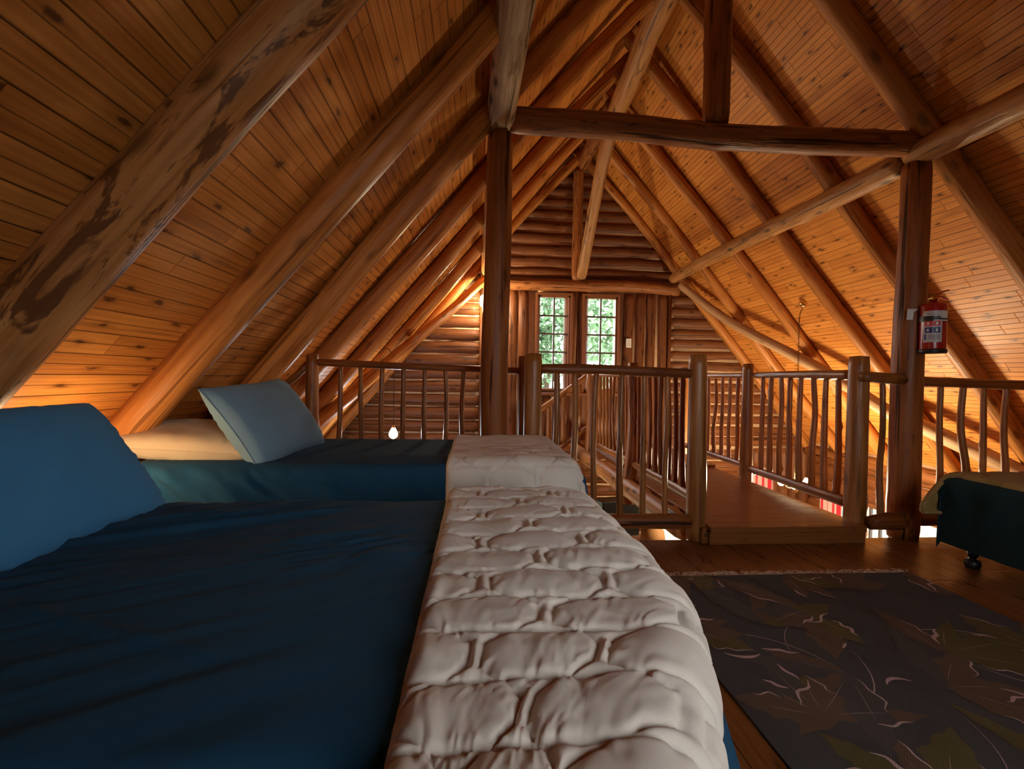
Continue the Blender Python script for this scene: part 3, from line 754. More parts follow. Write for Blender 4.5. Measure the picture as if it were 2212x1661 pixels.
# ------------------------------------------------------------------ cloth
def fold(a, a0, a1, hl, hr, R, flare):
    """arc coordinate a -> position, drop. flat between a0 and a1, hl/hr hanging lengths"""
    x = np.array(a, float); d = np.zeros_like(x); p = x.copy()
    for sgn, edge, h in ((-1, a0, hl), (1, a1, hr)):
        t = (x-edge)*sgn
        m = t > 0
        th = np.clip(t/R, 0, PI/2)
        ex = np.clip(t-R*PI/2, 0, None)
        pp = R*np.sin(th)+ex*flare; dd = R*(1-np.cos(th))+ex*math.sqrt(max(0, 1-flare*flare))
        p = np.where(m, edge+sgn*pp, p); d = np.where(m, dd, d)
    return p, d
def cloth(name, mat, x0, x1, y0, y1, top, hang, R, res, disp, flare=(0, 0, 0, 0), shear=None, parent=None, thick=0):
    """hang = (left, right, near, far) lengths past the flat part"""
    a = np.arange(x0-hang[0], x1+hang[1]+res*.5, res); b = np.arange(y0-hang[2], y1+hang[3]+res*.5, res)
    A_, B_ = np.meshgrid(a, b, indexing='ij')
    fl = flare if isinstance(flare, tuple) else (flare,)*4
    px, dx = fold(A_, x0, x1, hang[0], hang[1], R, 0); py, dy = fold(B_, y0, y1, hang[2], hang[3], R, 0)
    px = px+np.where(A_ > x1, 1, 0)*fl[1]*dx**1.3-np.where(A_ < x0, 1, 0)*fl[0]*dx**1.3
    py = py+np.where(B_ > y1, 1, 0)*fl[3]*dy**1.3-np.where(B_ < y0, 1, 0)*fl[2]*dy**1.3
    drop = (dx**4+dy**4+1e-16)**.25
    P = np.stack([px, py, top-drop], -1)
    if shear is not None: P = shear(P, A_, B_, drop)
    gx = np.gradient(P, axis=0); gy = np.gradient(P, axis=1)
    Nn = np.cross(gx, gy); Nn /= (np.linalg.norm(Nn, axis=-1, keepdims=True)+1e-12)
    Dd = disp(A_, B_, P)
    P = P+Nn*Dd[..., None]
    n, m = A_.shape
    idx = np.arange(n*m).reshape(n, m)
    F = np.stack([idx[:-1, :-1], idx[1:, :-1], idx[1:, 1:], idx[:-1, 1:]], -1).reshape(-1, 4)
    o = mesh(name, P.reshape(-1, 3), F, mat, parent)
    if thick:
        s = o.modifiers.new('s', 'SOLIDIFY'); s.thickness = thick; s.offset = -1
    return o
def octo(a, b, w=.213, h=.1, seed=0, a0=0., b0=0.):
    """distance to the quilting seams of a brick pattern of elongated octagons"""
    wa = .006*fbm(a*9, b*9, seed=seed); wb = .005*fbm(a*8+5, b*8, seed=seed+4)
    a = a+wa-a0; b = b+wb-b0
    row = np.floor(b/h)
    best = np.full(a.shape, 9.0)
    for dr in (-1, 0, 1):
        r = row+dr
        off = np.mod(r, 2)*.5*w
        cxx = (np.round((a-off)/w))*w+off
        x = np.abs(a-cxx); y = np.abs(b-(r+.5)*h)
        A = w*.5-.0115; Bh = h*.5
        d = np.maximum(np.maximum(x-A, y-Bh), (x*.60+y*.80)-(A*.60+Bh*.80-.022))
        best = np.minimum(best, np.abs(d))
    return best
def quilt_disp(x0, x1, y0, y1, hang, T=.022, puff=.016, seed=0, w=.213, h=.1, lump=.008, a0=0., b0=0., fade=(1, 1, 1, 1)):
    A0, A1, B0, B1 = x0-hang[0], x1+hang[1], y0-hang[2], y1+hang[3]
    def f(a, b, P):
        d = octo(a, b, w, h, seed, a0, b0)
        q = (1-np.exp(-(d/.0048)**1.2))*.60+.40*np.clip(d/.045, 0, 1)**.8
        e = np.full(a.shape, 9.0)
        for k, v in enumerate((a-A0, A1-a, b-B0, B1-b)):
            if fade[k]: e = np.minimum(e, v)
        ed = np.clip(e/.03, 0, 1); ed = np.sqrt(1-(1-ed)**2)
        near = np.exp(-d/.022)
        pk = .0028*vn(a*105+3*vn(a*20, b*20), b*60, seed=seed+9)*near
        fold_ = lump*(fbm(a*5.5, b*4.2, seed=seed+1)+.55*np.abs(fbm(a*9+b*5, b*3.0-a*2, seed=seed+2)))
        wr = .0034*np.abs(vn(a*26+b*6, b*7, seed=seed+5))**2+.0022*np.abs(vn(a*48-b*12, b*9, seed=seed+6))**3
        return -.02*(1-ed)+ed*(T+puff*q+pk*1.2+fold_+wr*q)
    return f

BT = .67                                              # sheet surface of the left beds
def bed(name_label, x0, x1, y0, y1, top, matt=True, base_h=.30, legs=True):
    b = tag(empty('bed', ((x0+x1)/2, (y0+y1)/2, 0)), name_label, 'bed')
    bs = MB(); bs.box(x0, x1, y0, y1, .10, base_h); bevel(bs.build('bed_base', M['bedbase'], b), .02, 3)
    mt = MB(); mt.box(x0+.01, x1-.01, y0+.01, y1-.01, base_h, top-.012); bevel(mt.build('mattress', M['mattress'], b), .04, 4)
    for px_ in (x0+.07, x1-.07):
        for py_ in (y0+.07, y1-.07):
            V, F = lathe([(.024, .10), (.024, .065), (.016, .06), (.016, .05), (.034, .045), (.038, .02), (.032, 0)][::-1], (px_, py_, 0), 14)
            mesh('leg', V, F, M['black'], b)
    return b
# near bed ---------------------------------------------------------
NB = (-1.42, .355, .455, 1.47)
bed('bed nearest the camera, head under the left slope, navy sheet and cream quilt on it', NB[0]+.02, NB[1]-.15, NB[2]+.0, NB[3]-.01, BT)
def near_sheet(a, b, P):
    u = a*.86+b*.50; v = -a*.50+b*.86                 # creases run toward the head end
    c = fbm(u*1.6, v*15, seed=3, oct=3)
    left = np.clip((-.15-a)/.5, 0, 1)
    w = .009*c*(.35+left)+.007*fbm(u*3, v*34, seed=5, oct=2)*left
    # tight ripples near the far edge and by the quilt
    z1 = np.exp(-((b-1.33)/.16)**2)*np.clip((-.25-a)/.25, 0, 1)
    w = w+.015*np.abs(fbm(u*7, v*30, seed=8, oct=2))*z1
    z2 = np.exp(-((b-1.05)/.14)**2-((a+.25)/.17)**2)
    w = w+.022*np.abs(fbm((a*.7+b*.7)*7, (-a*.6+b)*22, seed=11, oct=2))*z2
    # one long raised fold
    t = (a+.45)*.45-(b-1.30)*.89; w = w+.016*np.exp(-(t/.010)**2)*np.clip((b-.6)/.3, 0, 1)*np.clip((1.4-b)/.1, 0, 1)
    t2 = (b-.78)+(a+.7)*.35; w = w+.008*np.exp(-(t2/.013)**2)*np.clip((-.3-a)/.2, 0, 1)
    side = np.clip((BT-P[..., 2]-.03)/.1, 0, 1)
    w = w*(1-side)+side*(.018*fbm(a*9+b*9, P[..., 2]*1.6, seed=14, oct=3)+.008*vn(a*26+b*26, P[..., 2]*2, seed=15))
    return w+.002
def corner_in(P, a, b, drop, k=.105):
    P = P.copy(); Y = P[..., 1]
    s_ = k*(np.clip(.80-Y, 0, .5)/.36)**1.35
    P[..., 0] -= s_*np.clip((P[..., 0]+.05)/.30, 0, 1)
    return P
tag(cloth('bed_sheet', M['sheet'], NB[0]+.04, NB[1]-.035, NB[2]+.04, NB[3]-.04, BT, (.30, .50, .34, .28), .045, .0075, near_sheet, flare=(0, .45, .05, 0), shear=lambda P, a, b, d: corner_in(P, a, b, d, .13)), 'dark navy blue sheet on the bed nearest the camera', 'bed sheet')
QN = (-.085, .305, .40, 1.45)
hq = (0, .30, .10, .20)
tag(cloth('quilt', M['quilt'], QN[0], QN[1], QN[2], QN[3], BT+.006, hq, .050, .0032, quilt_disp(QN[0], QN[1], QN[2], QN[3], hq, seed=40, a0=.02, b0=.04, T=.020, puff=.0125, lump=.010, fade=(1, 1, 0, 0)), flare=(0, .06, 0, 0), shear=lambda P, a, b, d: corner_in(P, a, b, d, .145)), 'cream octagon-stitched quilt laid across the foot of the nearest bed', 'quilt')
# far bed ----------------------------------------------------------
FB = (-1.42, .44, 2.02, 2.86)
bed('far single bed behind the nearest bed, with two pillows at its head', FB[0]+.02, FB[1]-.01, FB[2]+.0, FB[3]-.01, BT)
def far_sheet(a, b, P):
    z = P[..., 2]
    side = np.clip((BT-z-.01)/.05, 0, 1)
    w = .006*fbm(a*2.2+b*1, b*9, seed=23, oct=3)
    k = np.clip((-.35-a)/.25, 0, 1)
    gath = np.abs(fbm((a+z*1.3)*7, z*2.5+b, seed=25, oct=3))
    return w*(1-side)+side*(.004+.060*gath*(.35+k))+.002
tag(cloth('bed_sheet', M['sheet'], FB[0]+.04, FB[1]-.035, FB[2]+.05, FB[3]-.04, BT, (.30, .40, .40, .28), .055, .009, far_sheet, flare=(0, .35, .10, 0)), 'dark sheet on the far bed, gathered in folds along its near side', 'bed sheet')
QF = (-.125, .385, 2.06, 2.80)
hf = (0, .20, .24, .08)
tag(cloth('quilt', M['quilt'], QF[0], QF[1], QF[2], QF[3], BT+.006, hf, .055, .0058, quilt_disp(QF[0], QF[1], QF[2], QF[3], hf, seed=60, a0=.05, b0=.01, T=.016, puff=.011, lump=.010, fade=(1, 1, 1, 1)), flare=(0, .22, .05, 0)), 'smaller cream quilt laid across the foot of the far bed', 'quilt')
# right bed --------------------------------------------------------
RB = (2.755, 4.55, 1.62, 2.56)
bed('bed at the right edge of the frame, dark valance and olive quilt', RB[0]+.03, RB[1], RB[2], RB[3]-.01, .50, base_h=.24)
def right_sheet(a, b, P):
    z = P[..., 2]; side = np.clip((.51-z-.02)/.08, 0, 1)
    return .004*fbm(a*3, b*3, seed=33)*(1-side)+side*(.016*fbm(a*8+b*9, z*1.4, seed=35, oct=3))+.002
tag(cloth('bed_sheet', M['sheet_green'], RB[0]+.05, RB[1], RB[2]+.04, RB[3]-.04, .51, (.42, .1, .40, .36), .055, .009, right_sheet, flare=(.02, 0, 0, .02)), 'dark green-black sheet hanging to near the floor on the right bed', 'bed sheet')
QR = (2.83, 4.50, 1.66, 2.52)
hr_ = (.05, 0, .04, .26)
def shr(P, a, b, drop):
    P = P.copy(); k = np.clip((b-QR[3])/.2, 0, 1)*np.clip((3.15-a)/.4, 0, 1)
    P[..., 0] -= .17*k; P[..., 1] += .02*k
    return P
tag(cloth('quilt', M['quilt_olive'], QR[0], QR[1], QR[2], QR[3], .514, hr_, .05, .010, quilt_disp(QR[0], QR[1], QR[2], QR[3], hr_, seed=80, T=.018, puff=.012, lump=.006), shear=shr, thick=.012), 'olive-brown quilted cover on the right bed, one corner hanging down', 'quilt')

# pillows
def pillow(label, mat, c, u, v, w, h, T, seed, sag=.0, res=46, warp=None):
    c = np.array(c, float); u = np.array(u, float); u /= np.linalg.norm(u)
    v = np.array(v, float); v = v-u*np.dot(u, v); v /= np.linalg.norm(v); n = np.cross(u, v)
    g = np.linspace(-1, 1, res)
    U, Vv = np.meshgrid(g, g, indexing='ij')
    # side outline bows inward between the pointed corners
    X = w/2*U*(1-.075*(1-Vv**2)**1.0*np.abs(U)**2); Y = h/2*Vv*(1-.09*(1-U**2)*np.abs(Vv)**2)
    prof = ((1-np.abs(U)**2.6)*(1-np.abs(Vv)**2.6))
    base = T/2*np.clip(prof, 0, 1)**.46
    edge = np.clip(1-prof, 0, 1)
    out = []
    for s in (1, -1):
        wr = .010*fbm(U*2.0, Vv*2.0, seed=seed+s, oct=2)*prof**.5
        pk = .009*np.abs(vn(U*16+seed, Vv*1.6, seed=seed+3+s))*np.exp(-((1-np.abs(Vv))/.30)**2)*np.clip(prof*4, 0, 1)
        pk2 = .008*np.abs(vn(U*1.6, Vv*14+seed, seed=seed+5+s))*np.exp(-((1-np.abs(U))/.28)**2)*np.clip(prof*4, 0, 1)
        Z = s*(base+wr+pk+pk2)
        Zs = Z+(warp(U, Vv) if warp else 0)
        out.append(c+X[..., None]*u+Y[..., None]*v+Zs[..., None]*n)
    idx = np.arange(res*res).reshape(res, res)
    F = np.stack([idx[:-1, :-1], idx[1:, :-1], idx[1:, 1:], idx[:-1, 1:]], -1).reshape(-1, 4)
    F2 = F[:, ::-1]+res*res
    V = np.vstack([out[0].reshape(-1, 3), out[1].reshape(-1, 3)])
    o = mesh('pillow', V, F.tolist()+F2.tolist(), mat)
    # seam flange round the edge
    e = [(i, 0) for i in range(res)]+[(res-1, j) for j in range(res)]+[(i, res-1) for i in range(res-1, -1, -1)]+[(0, j) for j in range(res-1, -1, -1)]
    pts = np.array([(out[0][i, j]+out[1][i, j])/2 for i, j in e])
    Vt, Ft = tube(pts[::2], .0028, 6)
    mesh('seam', Vt, Ft, mat, o)
    return tag(o, label, 'pillow')
pillow('large blue pillow at the left edge, propped up on the nearest bed', M['pillow_blue'], (-1.02, 1.08, .785), (0, 1, 0), (-.42, .0, .60), .80, .41, .22, 90)
pillow('beige pillow lying flat at the head of the far bed', M['pillow_beige'], (-1.27, 2.29, .735), (1, .05, -.06), (0, 1, .10), .62, .44, .15, 91)
pillow('grey-blue pillow leaning against the roof on the far bed', M['pillow_grey'], (-.985, 2.36, .822), (.10, 1, .06), (-.52, .0, .72), .64, .44, .20, 92)

# ------------------------------------------------------------------ rug
RG = (.86, 2.39, -.35, 2.41)
rug = tag(empty('rug', ((RG[0]+RG[1])/2, (RG[2]+RG[3])/2, 0)), 'dark leaf-patterned woven rug with a fringed far edge on the loft floor', 'rug')
def rug_mats():
    out = []
    for nm, c in (('rug_ground', (.050, .045, .045)), ('rug_leaf_brown', (.085, .055, .036)), ('rug_leaf_olive', (.080, .063, .026)), ('rug_leaf_outline', (.34, .23, .22)), ('rug_leaf_grey', (.060, .050, .048))):
        m, nt, b = newmat(nm); setin(b, 'Roughness', .95); setin(b, 'Specular IOR Level', .1)
        tc = N(nt, 'ShaderNodeTexCoord')
        ch = N(nt, 'ShaderNodeTexChecker'); setin(ch, 'Scale', 1.0); nt.links.new(scaled(nt, tc.outputs['Object'], (230, 230, .01)), ch.inputs['Vector'])
        n1 = noise(nt, scaled(nt, tc.outputs['Object'], (5, 5, 5)), 1, 4)
        c1 = mixc(nt, n1, tuple(x*.7 for x in c), tuple(x*1.35 for x in c))
        c2 = mixc(nt, math_(nt, 'MULTIPLY', ch.outputs['Fac'], .28), c1, tuple(min(1, x*2.2+.01) for x in c))
        nt.links.new(c2, b.inputs['Base Color'])
        n2 = noise(nt, scaled(nt, tc.outputs['Object'], (500, 500, 500)), 1, 1); bump(nt, n2, b, .5, .002)
        out.append(m)
    return out
rm = rug_mats()
mb = MB(); mb.box(RG[0], RG[1], RG[2], RG[3], .001, .010)
g = random.Random(77)
def poly(mb, pts, z, m):
    n = len(pts); mb.add([(p[0], p[1], z) for p in pts], [list(range(n))], None, m)
def strip(mb, pts, w, z, m):
    P = np.array(pts, float); T = np.gradient(P, axis=0); T /= np.linalg.norm(T, axis=1)[:, None]+1e-9
    Nn = np.stack([-T[:, 1], T[:, 0]], 1); k = np.sin(np.linspace(.12, PI-.12, len(P)))[:, None]
    L = P+Nn*w*k; Rr = P-Nn*w*k
    V = [(x, y, z) for x, y in L]+[(x, y, z) for x, y in Rr]; n = len(P)
    mb.add(V, [[i+n, i+1+n, i+1, i] for i in range(n-1)], None, m)
def clampR(p): return (min(max(p[0], RG[0]+.004), RG[1]-.004), min(max(p[1], RG[2]+.004), RG[3]-.004))
def rleaf(cx, cy, ang, L, Wd, m, z, outline=True):
    n = 22; pts = []
    for i in range(n+1):
        t = i/n; s = math.sin(PI*t**.8)*(1+.16*math.sin(t*26)); pts.append((L*t, Wd*s))
    low = [(x, -y*.9) for x, y in pts[::-1]]
    ca, sa = math.cos(ang), math.sin(ang)
    tr = lambda q: clampR((cx+q[0]*ca-q[1]*sa, cy+q[0]*sa+q[1]*ca))
    ring = [tr(q) for q in pts+low[1:-1]]
    poly(mb, ring, z, m)
    if outline and g.random() < .62:
        k0 = g.randint(0, 8); seg_ = [tr(q) for q in (low if g.random() < .6 else pts)[k0:k0+g.randint(7, 13)]]
        if len(seg_) > 3: strip(mb, seg_, g.uniform(.003, .0085), z+.0004, 3)
        strip(mb, [tr((L*t, .012*math.sin(t*3))) for t in np.linspace(.15, .6, 8)], .0007, z+.0004, 3)
zz = .0106
for c in range(30):
    cx, cy = RG[0]+.12+(c % 5)*.32+g.uniform(-.13, .13), .22+(c//5)*.40+g.uniform(-.17, .17); a = g.uniform(0, 2*PI)
    for k in range(g.randint(3, 6)):
        zz += .00002
        rleaf(cx, cy, a+k*.62+g.uniform(-.2, .2), g.uniform(.18, .46), g.uniform(.035, .085), g.choice((1, 1, 2, 4)), zz)
    for k in range(0 if g.random() < .5 else 1):
        aa = a+g.uniform(-1, 1)
        strip(mb, [clampR((cx+math.cos(aa+t*.8)*t*.5, cy+math.sin(aa+t*.8)*t*.5)) for t in np.linspace(.05, 1, 14)], g.uniform(.001, .0028), .0118, 3)
    if g.random() < .38:
        r_ = g.uniform(.05, .11); a0 = g.uniform(0, 6)
        strip(mb, [clampR((cx+.15+r_*math.cos(a0+t), cy-.1+r_*math.sin(a0+t))) for t in np.linspace(0, g.uniform(1.3, 2.4), 14)], g.uniform(.005, .010), .0122, 3)
mb.build('woven_field', rm, rug)
mb = MB()
for i in range(210):
    x = RG[0]+(RG[1]-RG[0])*(i+.5)/210
    y = RG[3]; a = g.uniform(-.5, .9); L = g.uniform(.035, .07)
    P = [(x, y-.004, .008), (x+L*.3*math.sin(a), y+L*.4, .010), (x+L*math.sin(a*1.7), y+L*.8, .006+g.random()*.006)]
    V, F = tube(P, .0024, 5, 4); mb.add(V, F)
tag(mb.build('fringe', M['fringe'], rug, smooth=True), None, None, kind='stuff')

# ------------------------------------------------------------------ fire extinguisher on the right post
ex, ey, ez = 2.945, 2.845, 1.245
FE = tag(empty('fire_extinguisher', (ex, ey, ez)), 'red fire extinguisher strapped to the right log post', 'fire extinguisher')
def exlathe(name, prof, mat, seg=32):
    V, F = lathe(prof, (ex, ey, ez), seg); return mesh(name, V, F, mat, FE)
body = exlathe('cylinder', [(.066, .022), (.0675, .03), (.0675, .300), (.064, .313), (.052, .323), (.028, .329), (.022, .330)], M['red'])
exlathe('base_ring', [(.066, 0), (.073, .003), (.073, .024), (.069, .027)], M['black'])
def curved(mb, a0, a1, z0, z1, r, m, n=10):
    V = []; F = []
    for i in range(n+1):
        a = a0+(a1-a0)*i/n; V += [(ex+r*math.cos(a), ey+r*math.sin(a), ez+z0), (ex+r*math.cos(a), ey+r*math.sin(a), ez+z1)]
    for i in range(n): F.append([2*i, 2*i+2, 2*i+3, 2*i+1])
    mb.add(V, F, None, m)
R90 = -PI/2-.62
mb = MB()
curved(mb, R90-.95, R90+.50, .070, .270, .0682, 0)
curved(mb, R90+.50, R90+1.35, .205, .270, .0681, 0)
for (z0, z1, m) in ((.215, .237, 3), (.172, .206, 1), (.128, .166, 2)):
    curved(mb, R90-.80, R90-.22, z0, z1, .0688, m, 5); curved(mb, R90-.17, R90+.36, z0, z1, .0688, m, 5)
for k, a in ((0, -.55), (1, .10)):
    curved(mb, R90+a-.07, R90+a+.07, .138, .156, .0692, 0, 3); curved(mb, R90+a-.09, R90+a+.09, .180, .198, .0692, 0, 3)
for j in range(5):
    z0 = .086+j*.0075
    curved(mb, R90-.60, R90+.36, z0, z0+.0035, .0688, 3, 6)
curved(mb, R90-.84, R90-.66, .084, .122, .0688, 2, 2)
for (a0, a1, z0, z1) in ((-.9, .44, .262, .2645), (-.9, .44, .074, .0765), (.42, .44, .074, .2645), (-.9, -.88, .074, .2645)): curved(mb, R90+a0, R90+a1, z0, z1, .0686, 3, 8)
for j in range(2): curved(mb, R90-.7, R90+.3, .244+j*.008, .247+j*.008, .0688, 3, 6)
lb = mb.build('instruction_label', [M['paper'], M['labelred'], M['labelblue'], M['labelink']], body, smooth=True)
mb = MB(); curved(mb, R90-1.6, R90-.15, .205, .238, .0712, 0, 12); curved(mb, R90-.15, R90+1.7, .212, .222, .0708, 0, 12)
mb.build('strap', M['black'], FE)
V, F = lathe([(.020, .328), (.020, .345), (.026, .347), (.026, .360), (.014, .362), (.014, .378)], (ex, ey, ez), 18); mesh('valve', V, F, M['brass'], FE)
mb = MB(); V, F = tube([(ex, ey, ez+.352), (ex-.045, ey-.012, ez+.350)], .009, 10, 2); mb.add(V, F); V, F = lathe([(.016, -.006), (.016, .006)], (0, 0, 0), 16, 'y'); mb.add(V+np.array([ex-.036, ey-.026, ez+.352]), F)
mb.build('pressure_gauge', M['brass'], FE, smooth=True)
def lever(name, pts, w, t):
    P = np.array(pts, float); V = []; F = []
    for p in P:
        for s in (-1, 1):
            for q in (-1, 1): V.append((ex+p[0], ey+s*w, ez+p[1]+q*t))
    for i in range(len(P)-1):
        a = i*4; F += [[a, a+4, a+5, a+1], [a+2, a+3, a+7, a+6], [a, a+2, a+6, a+4], [a+1, a+5, a+7, a+3]]
    F += [[0, 1, 3, 2], [len(V)-4, len(V)-2, len(V)-1, len(V)-3]]
    return bevel(mesh(name, V, F, M['red'], FE, False), .002)
lever('upper_lever', [(-.01, .372), (.03, .388), (.06, .404), (.098, .412)], .010, .004)
lever('lower_lever', [(.0, .366), (.04, .366), (.095, .352)], .010, .004)
a = np.linspace(0, 2*PI, 17)
V, F = tube(np.stack([ex+.052+.012*np.cos(a), np.full(17, ey-.014), ez+.378+.012*np.sin(a)], 1), .0015, 6); mesh('pull_ring', V, F, M['steel'], FE)

# small bracket plate on the post, socket plate on the gable
mb = MB(); mb.add([(2.835, 2.92, 1.47), (2.862, 2.905, 1.47), (2.868, 2.905, 1.52), (2.895, 2.90, 1.54), (2.835, 2.915, 1.54), (2.835, 2.923, 1.47), (2.862, 2.909, 1.47), (2.868, 2.909, 1.52), (2.895, 2.904, 1.54), (2.835, 2.919, 1.54)],
    [[0, 1, 2, 3, 4], [9, 8, 7, 6, 5], [0, 5, 6, 1], [1, 6, 7, 2], [2, 7, 8, 3], [3, 8, 9, 4], [4, 9, 5, 0]])
tag(mb.build('wall_bracket', M['paper']), 'small pale metal bracket plate on the left face of the right log post', 'bracket')
sp = tag(empty('power_socket', (2.285, 6.955, 1.50)), 'white socket plate on the gable just right of the windows', 'socket')
mb = MB(); mb.box(2.245, 2.325, 6.955, 6.975, 1.52, 1.655); bevel(mb.build('plate', M['white'], sp), .004)
mb = MB(); mb.box(2.272, 2.298, 6.950, 6.956, 1.60, 1.63); bevel(mb.build('switch', M['paper'], sp), .002)
mb = MB()
for dx, dz in ((0, .02), (-.013, 0), (.013, 0)): V, F = lathe([(.004, -.004), (.004, .004)], (0, 0, 0), 10, 'y'); mb.add(V+np.array([2.285+dx, 6.952, 1.555+dz]), F)
mb.build('pin_holes', M['black'], sp)

# ------------------------------------------------------------------ lamps
def bulb(parent, c, r, mat, name='bulb', k=1.3):
    prof = [(r*.35, r*1.25*k), (r*.5, r*.9*k), (r*.85, r*.45*k), (r, 0), (r*.86, -r*.5), (r*.5, -r*.86), (r*.12, -r)][::-1]
    V, F = lathe(prof, c, 16); return mesh(name, V, F, mat, parent)
def bulb_lit(mat_o): mat_o.visible_shadow = False
# white pendant bulb behind the far bed
pc = (-.935, 5.5, .37)
PN = tag(empty('pendant_lamp', pc), 'bare white glowing bulb hanging on a cord behind the left railing', 'lamp')
bulb(PN, pc, .050, M['bulb_white'])
V, F = lathe([(.018, .05), (.020, .06), (.020, .095), (.010, .105)], pc, 14); mesh('lamp_holder', V, F, M['brass'], PN)
V, F = tube([(pc[0], pc[1], pc[2]+.10), (pc[0], pc[1], 1.06), (pc[0]-.01, pc[1], 1.22), (pc[0]-.05, pc[1]-.04, 1.34), (pc[0]-.11, pc[1], 1.36), (pc[0]-.16, pc[1], 1.30)], .0045, 6, 14); mesh('cord', V, F, M['cord'], PN)
point('pendant_light', (pc[0], pc[1], pc[2]), 11, (.9, .95, 1.0), .04)
# bedside table and lamp between the two left beds
bt = (-1.36, 1.74)
T_ = tag(empty('bedside_table', (bt[0], bt[1], 0)), 'small dark bedside table standing between the two left beds, behind the blue pillow', 'table')
mb = MB(); mb.box(bt[0]-.16, bt[0]+.16, bt[1]-.17, bt[1]+.17, .50, .525, ax=1); bevel(mb.build('table_top', M['rail_dark'], T_), .004)
for dx in (-.13, .13):
    for dy in (-.14, .14):
        logobj('leg', [(bt[0]+dx, bt[1]+dy, 0), (bt[0]+dx, bt[1]+dy, .50)], .018, M['rail_dark'], T_, seed=int(900+dx*100+dy*10), seg=10)
BL = tag(empty('bedside_lamp', (bt[0]-.02, bt[1], .525)), 'bare-bulb bedside lamp on the small table, hidden behind the blue pillow', 'lamp')
V, F = lathe([(.055, .525), (.055, .535), (.014, .55), (.010, .62), (.016, .63), (.016, .66)], (bt[0]-.02, bt[1], 0), 18); mesh('lamp_base', V, F, M['brass'], BL)
V, F = lathe([(.010, .655), (.018, .67), (.028, .70), (.030, .72), (.022, .742), (.006, .752)], (bt[0]-.02, bt[1], 0), 16); mesh('bulb', V, F, M['bulb'], BL)
point('bedside_light', (bt[0]-.02, bt[1], .715), 2.1, (1, .74, .45), .028)
# chandelier
ch = (3.655, 5.1, -.02)
CH = tag(empty('chandelier', (ch[0], ch[1], -.25)), 'small brass chandelier hanging on a chain right of the bridge', 'lamp')
V, F = lathe([(.012, -.19), (.022, -.17), (.030, -.14), (.018, -.11), (.016, 0), (.022, .02), (.016, .10), (.024, .14), (.008, .16)], ch, 20); mesh('stem', V, F, M['brass'], CH)
mb = MB(); nb = []
for k in range(5):
    a = 2.75+k*2*PI/5; P = []
    for t in np.linspace(0, 1, 9):
        rr_ = .02+.13*t; P.append((ch[0]+math.cos(a)*rr_, ch[1]+math.sin(a)*rr_, ch[2]-.13-.045*math.sin(PI*t*1.15)+.06*t))
    V, F = tube(P, .006, 8, 9); arm = mesh('arm', V, F, M['brass'], CH); e_ = P[-1]
    V, F = lathe([(.006, -.012), (.012, -.006), (.013, 0), (.008, .004), (.008, .02)], e_, 14); mesh('cup', V, F, M['brass'], arm)
    c = (e_[0], e_[1], e_[2]-.045); bulb(arm, c, .036, M['bulb']); nb.append(c)
R0 = (3.70, 5.115, zboard(3.70)-.01)
V, F = lathe([(.008, -.055), (.03, -.05), (.045, -.02), (.045, .01)], R0, 20); mesh('ceiling_rose', V, F, M['brass'], CH)
pts = [np.array([3.70, 5.115, R0[2]-.05]), np.array([3.655, 5.11, R0[2]-.16]), np.array([3.645, 5.10, R0[2]-.45]), np.array([3.655, 5.1, .15])]
cp = catmull(pts, 60); mb = MB()
for i in range(len(cp)-1):
    c = (cp[i]+cp[i+1])/2; d = cp[i+1]-cp[i]; L = np.linalg.norm(d); d /= L
    s = np.cross(d, [0, 1, 0] if i % 2 else [1, .0, 0]); s /= np.linalg.norm(s); aa = np.linspace(0, 2*PI, 9)
    V, F = tube([c+d*L*.62*math.cos(q)+s*.007*math.sin(q) for q in aa], .0024, 5); mb.add(V, F)
mb.build('chain', M['chain'], CH, smooth=True)
for k, c in enumerate(nb): point('chandelier_light', (c[0], c[1], c[2]), 36, WARM, .02)
# sconce on the gable, behind the left post
SC = tag(empty('wall_lamp', (.10, 6.9, 2.02)), 'small glowing wall lamp on the gable, half hidden by the left log post', 'lamp')
V, F = lathe([(.030, 0), (.055, .02), (.062, .08), (.050, .15), (.03, .17)], (.095, 6.70, 2.03), 20); mesh('lamp_shade', V, F, M['sconce'], SC)
mb = MB(); mb.box(.06, .13, 6.965, 7.0, 1.95, 2.07); mb.add(*tube([(.095, 6.97, 2.0), (.095, 6.85, 1.97), (.095, 6.70, 2.03)], .008, 8, 8)); mb.build('wall_mount', M['brass'], SC)
point('wall_lamp_light', (.10, 6.66, 2.10), 40, WARM, .045)
# standing lamp on the lower storey, left of the bridge
fl = (.55, 4.95)
FL = tag(empty('floor_lamp', (fl[0], fl[1], LOWZ)), 'standing lamp on the lower storey left of the bridge, hidden by the beds', 'lamp')
V, F = lathe([(.14, 0), (.14, .02), (.02, .03), (.012, .05), (.012, 1.75)], (fl[0], fl[1], LOWZ), 20); mesh('stand', V, F, M['brass'], FL)
V, F = lathe([(.19, 1.70), (.10, 1.98)], (fl[0], fl[1], LOWZ), 28); F = F[:-2]; so = mesh('lamp_shade', V, F, M['paper'], FL)
bulb(FL, (fl[0], fl[1], LOWZ+1.86), .03, M['bulb'])
point('floor_lamp_light', (fl[0], fl[1], LOWZ+1.90), 34, WARM, .05)
# woven shade hanging under the bridge side
ws = (2.42, 6.2, -1.0)
WS = tag(empty('woven_lamp', ws), 'brown woven hanging shade seen below the railing left of the bridge', 'lamp')
V, F = lathe([(.17, -.14), (.15, 0), (.07, .10), (.02, .13)], ws, 24); mesh('lamp_shade', V, F, M['weave'], WS)
V, F = tube([(ws[0], ws[1], ws[2]+.12), (ws[0], ws[1], -.10)], .004, 6, 2); mesh('cord', V, F, M['cord'], WS)
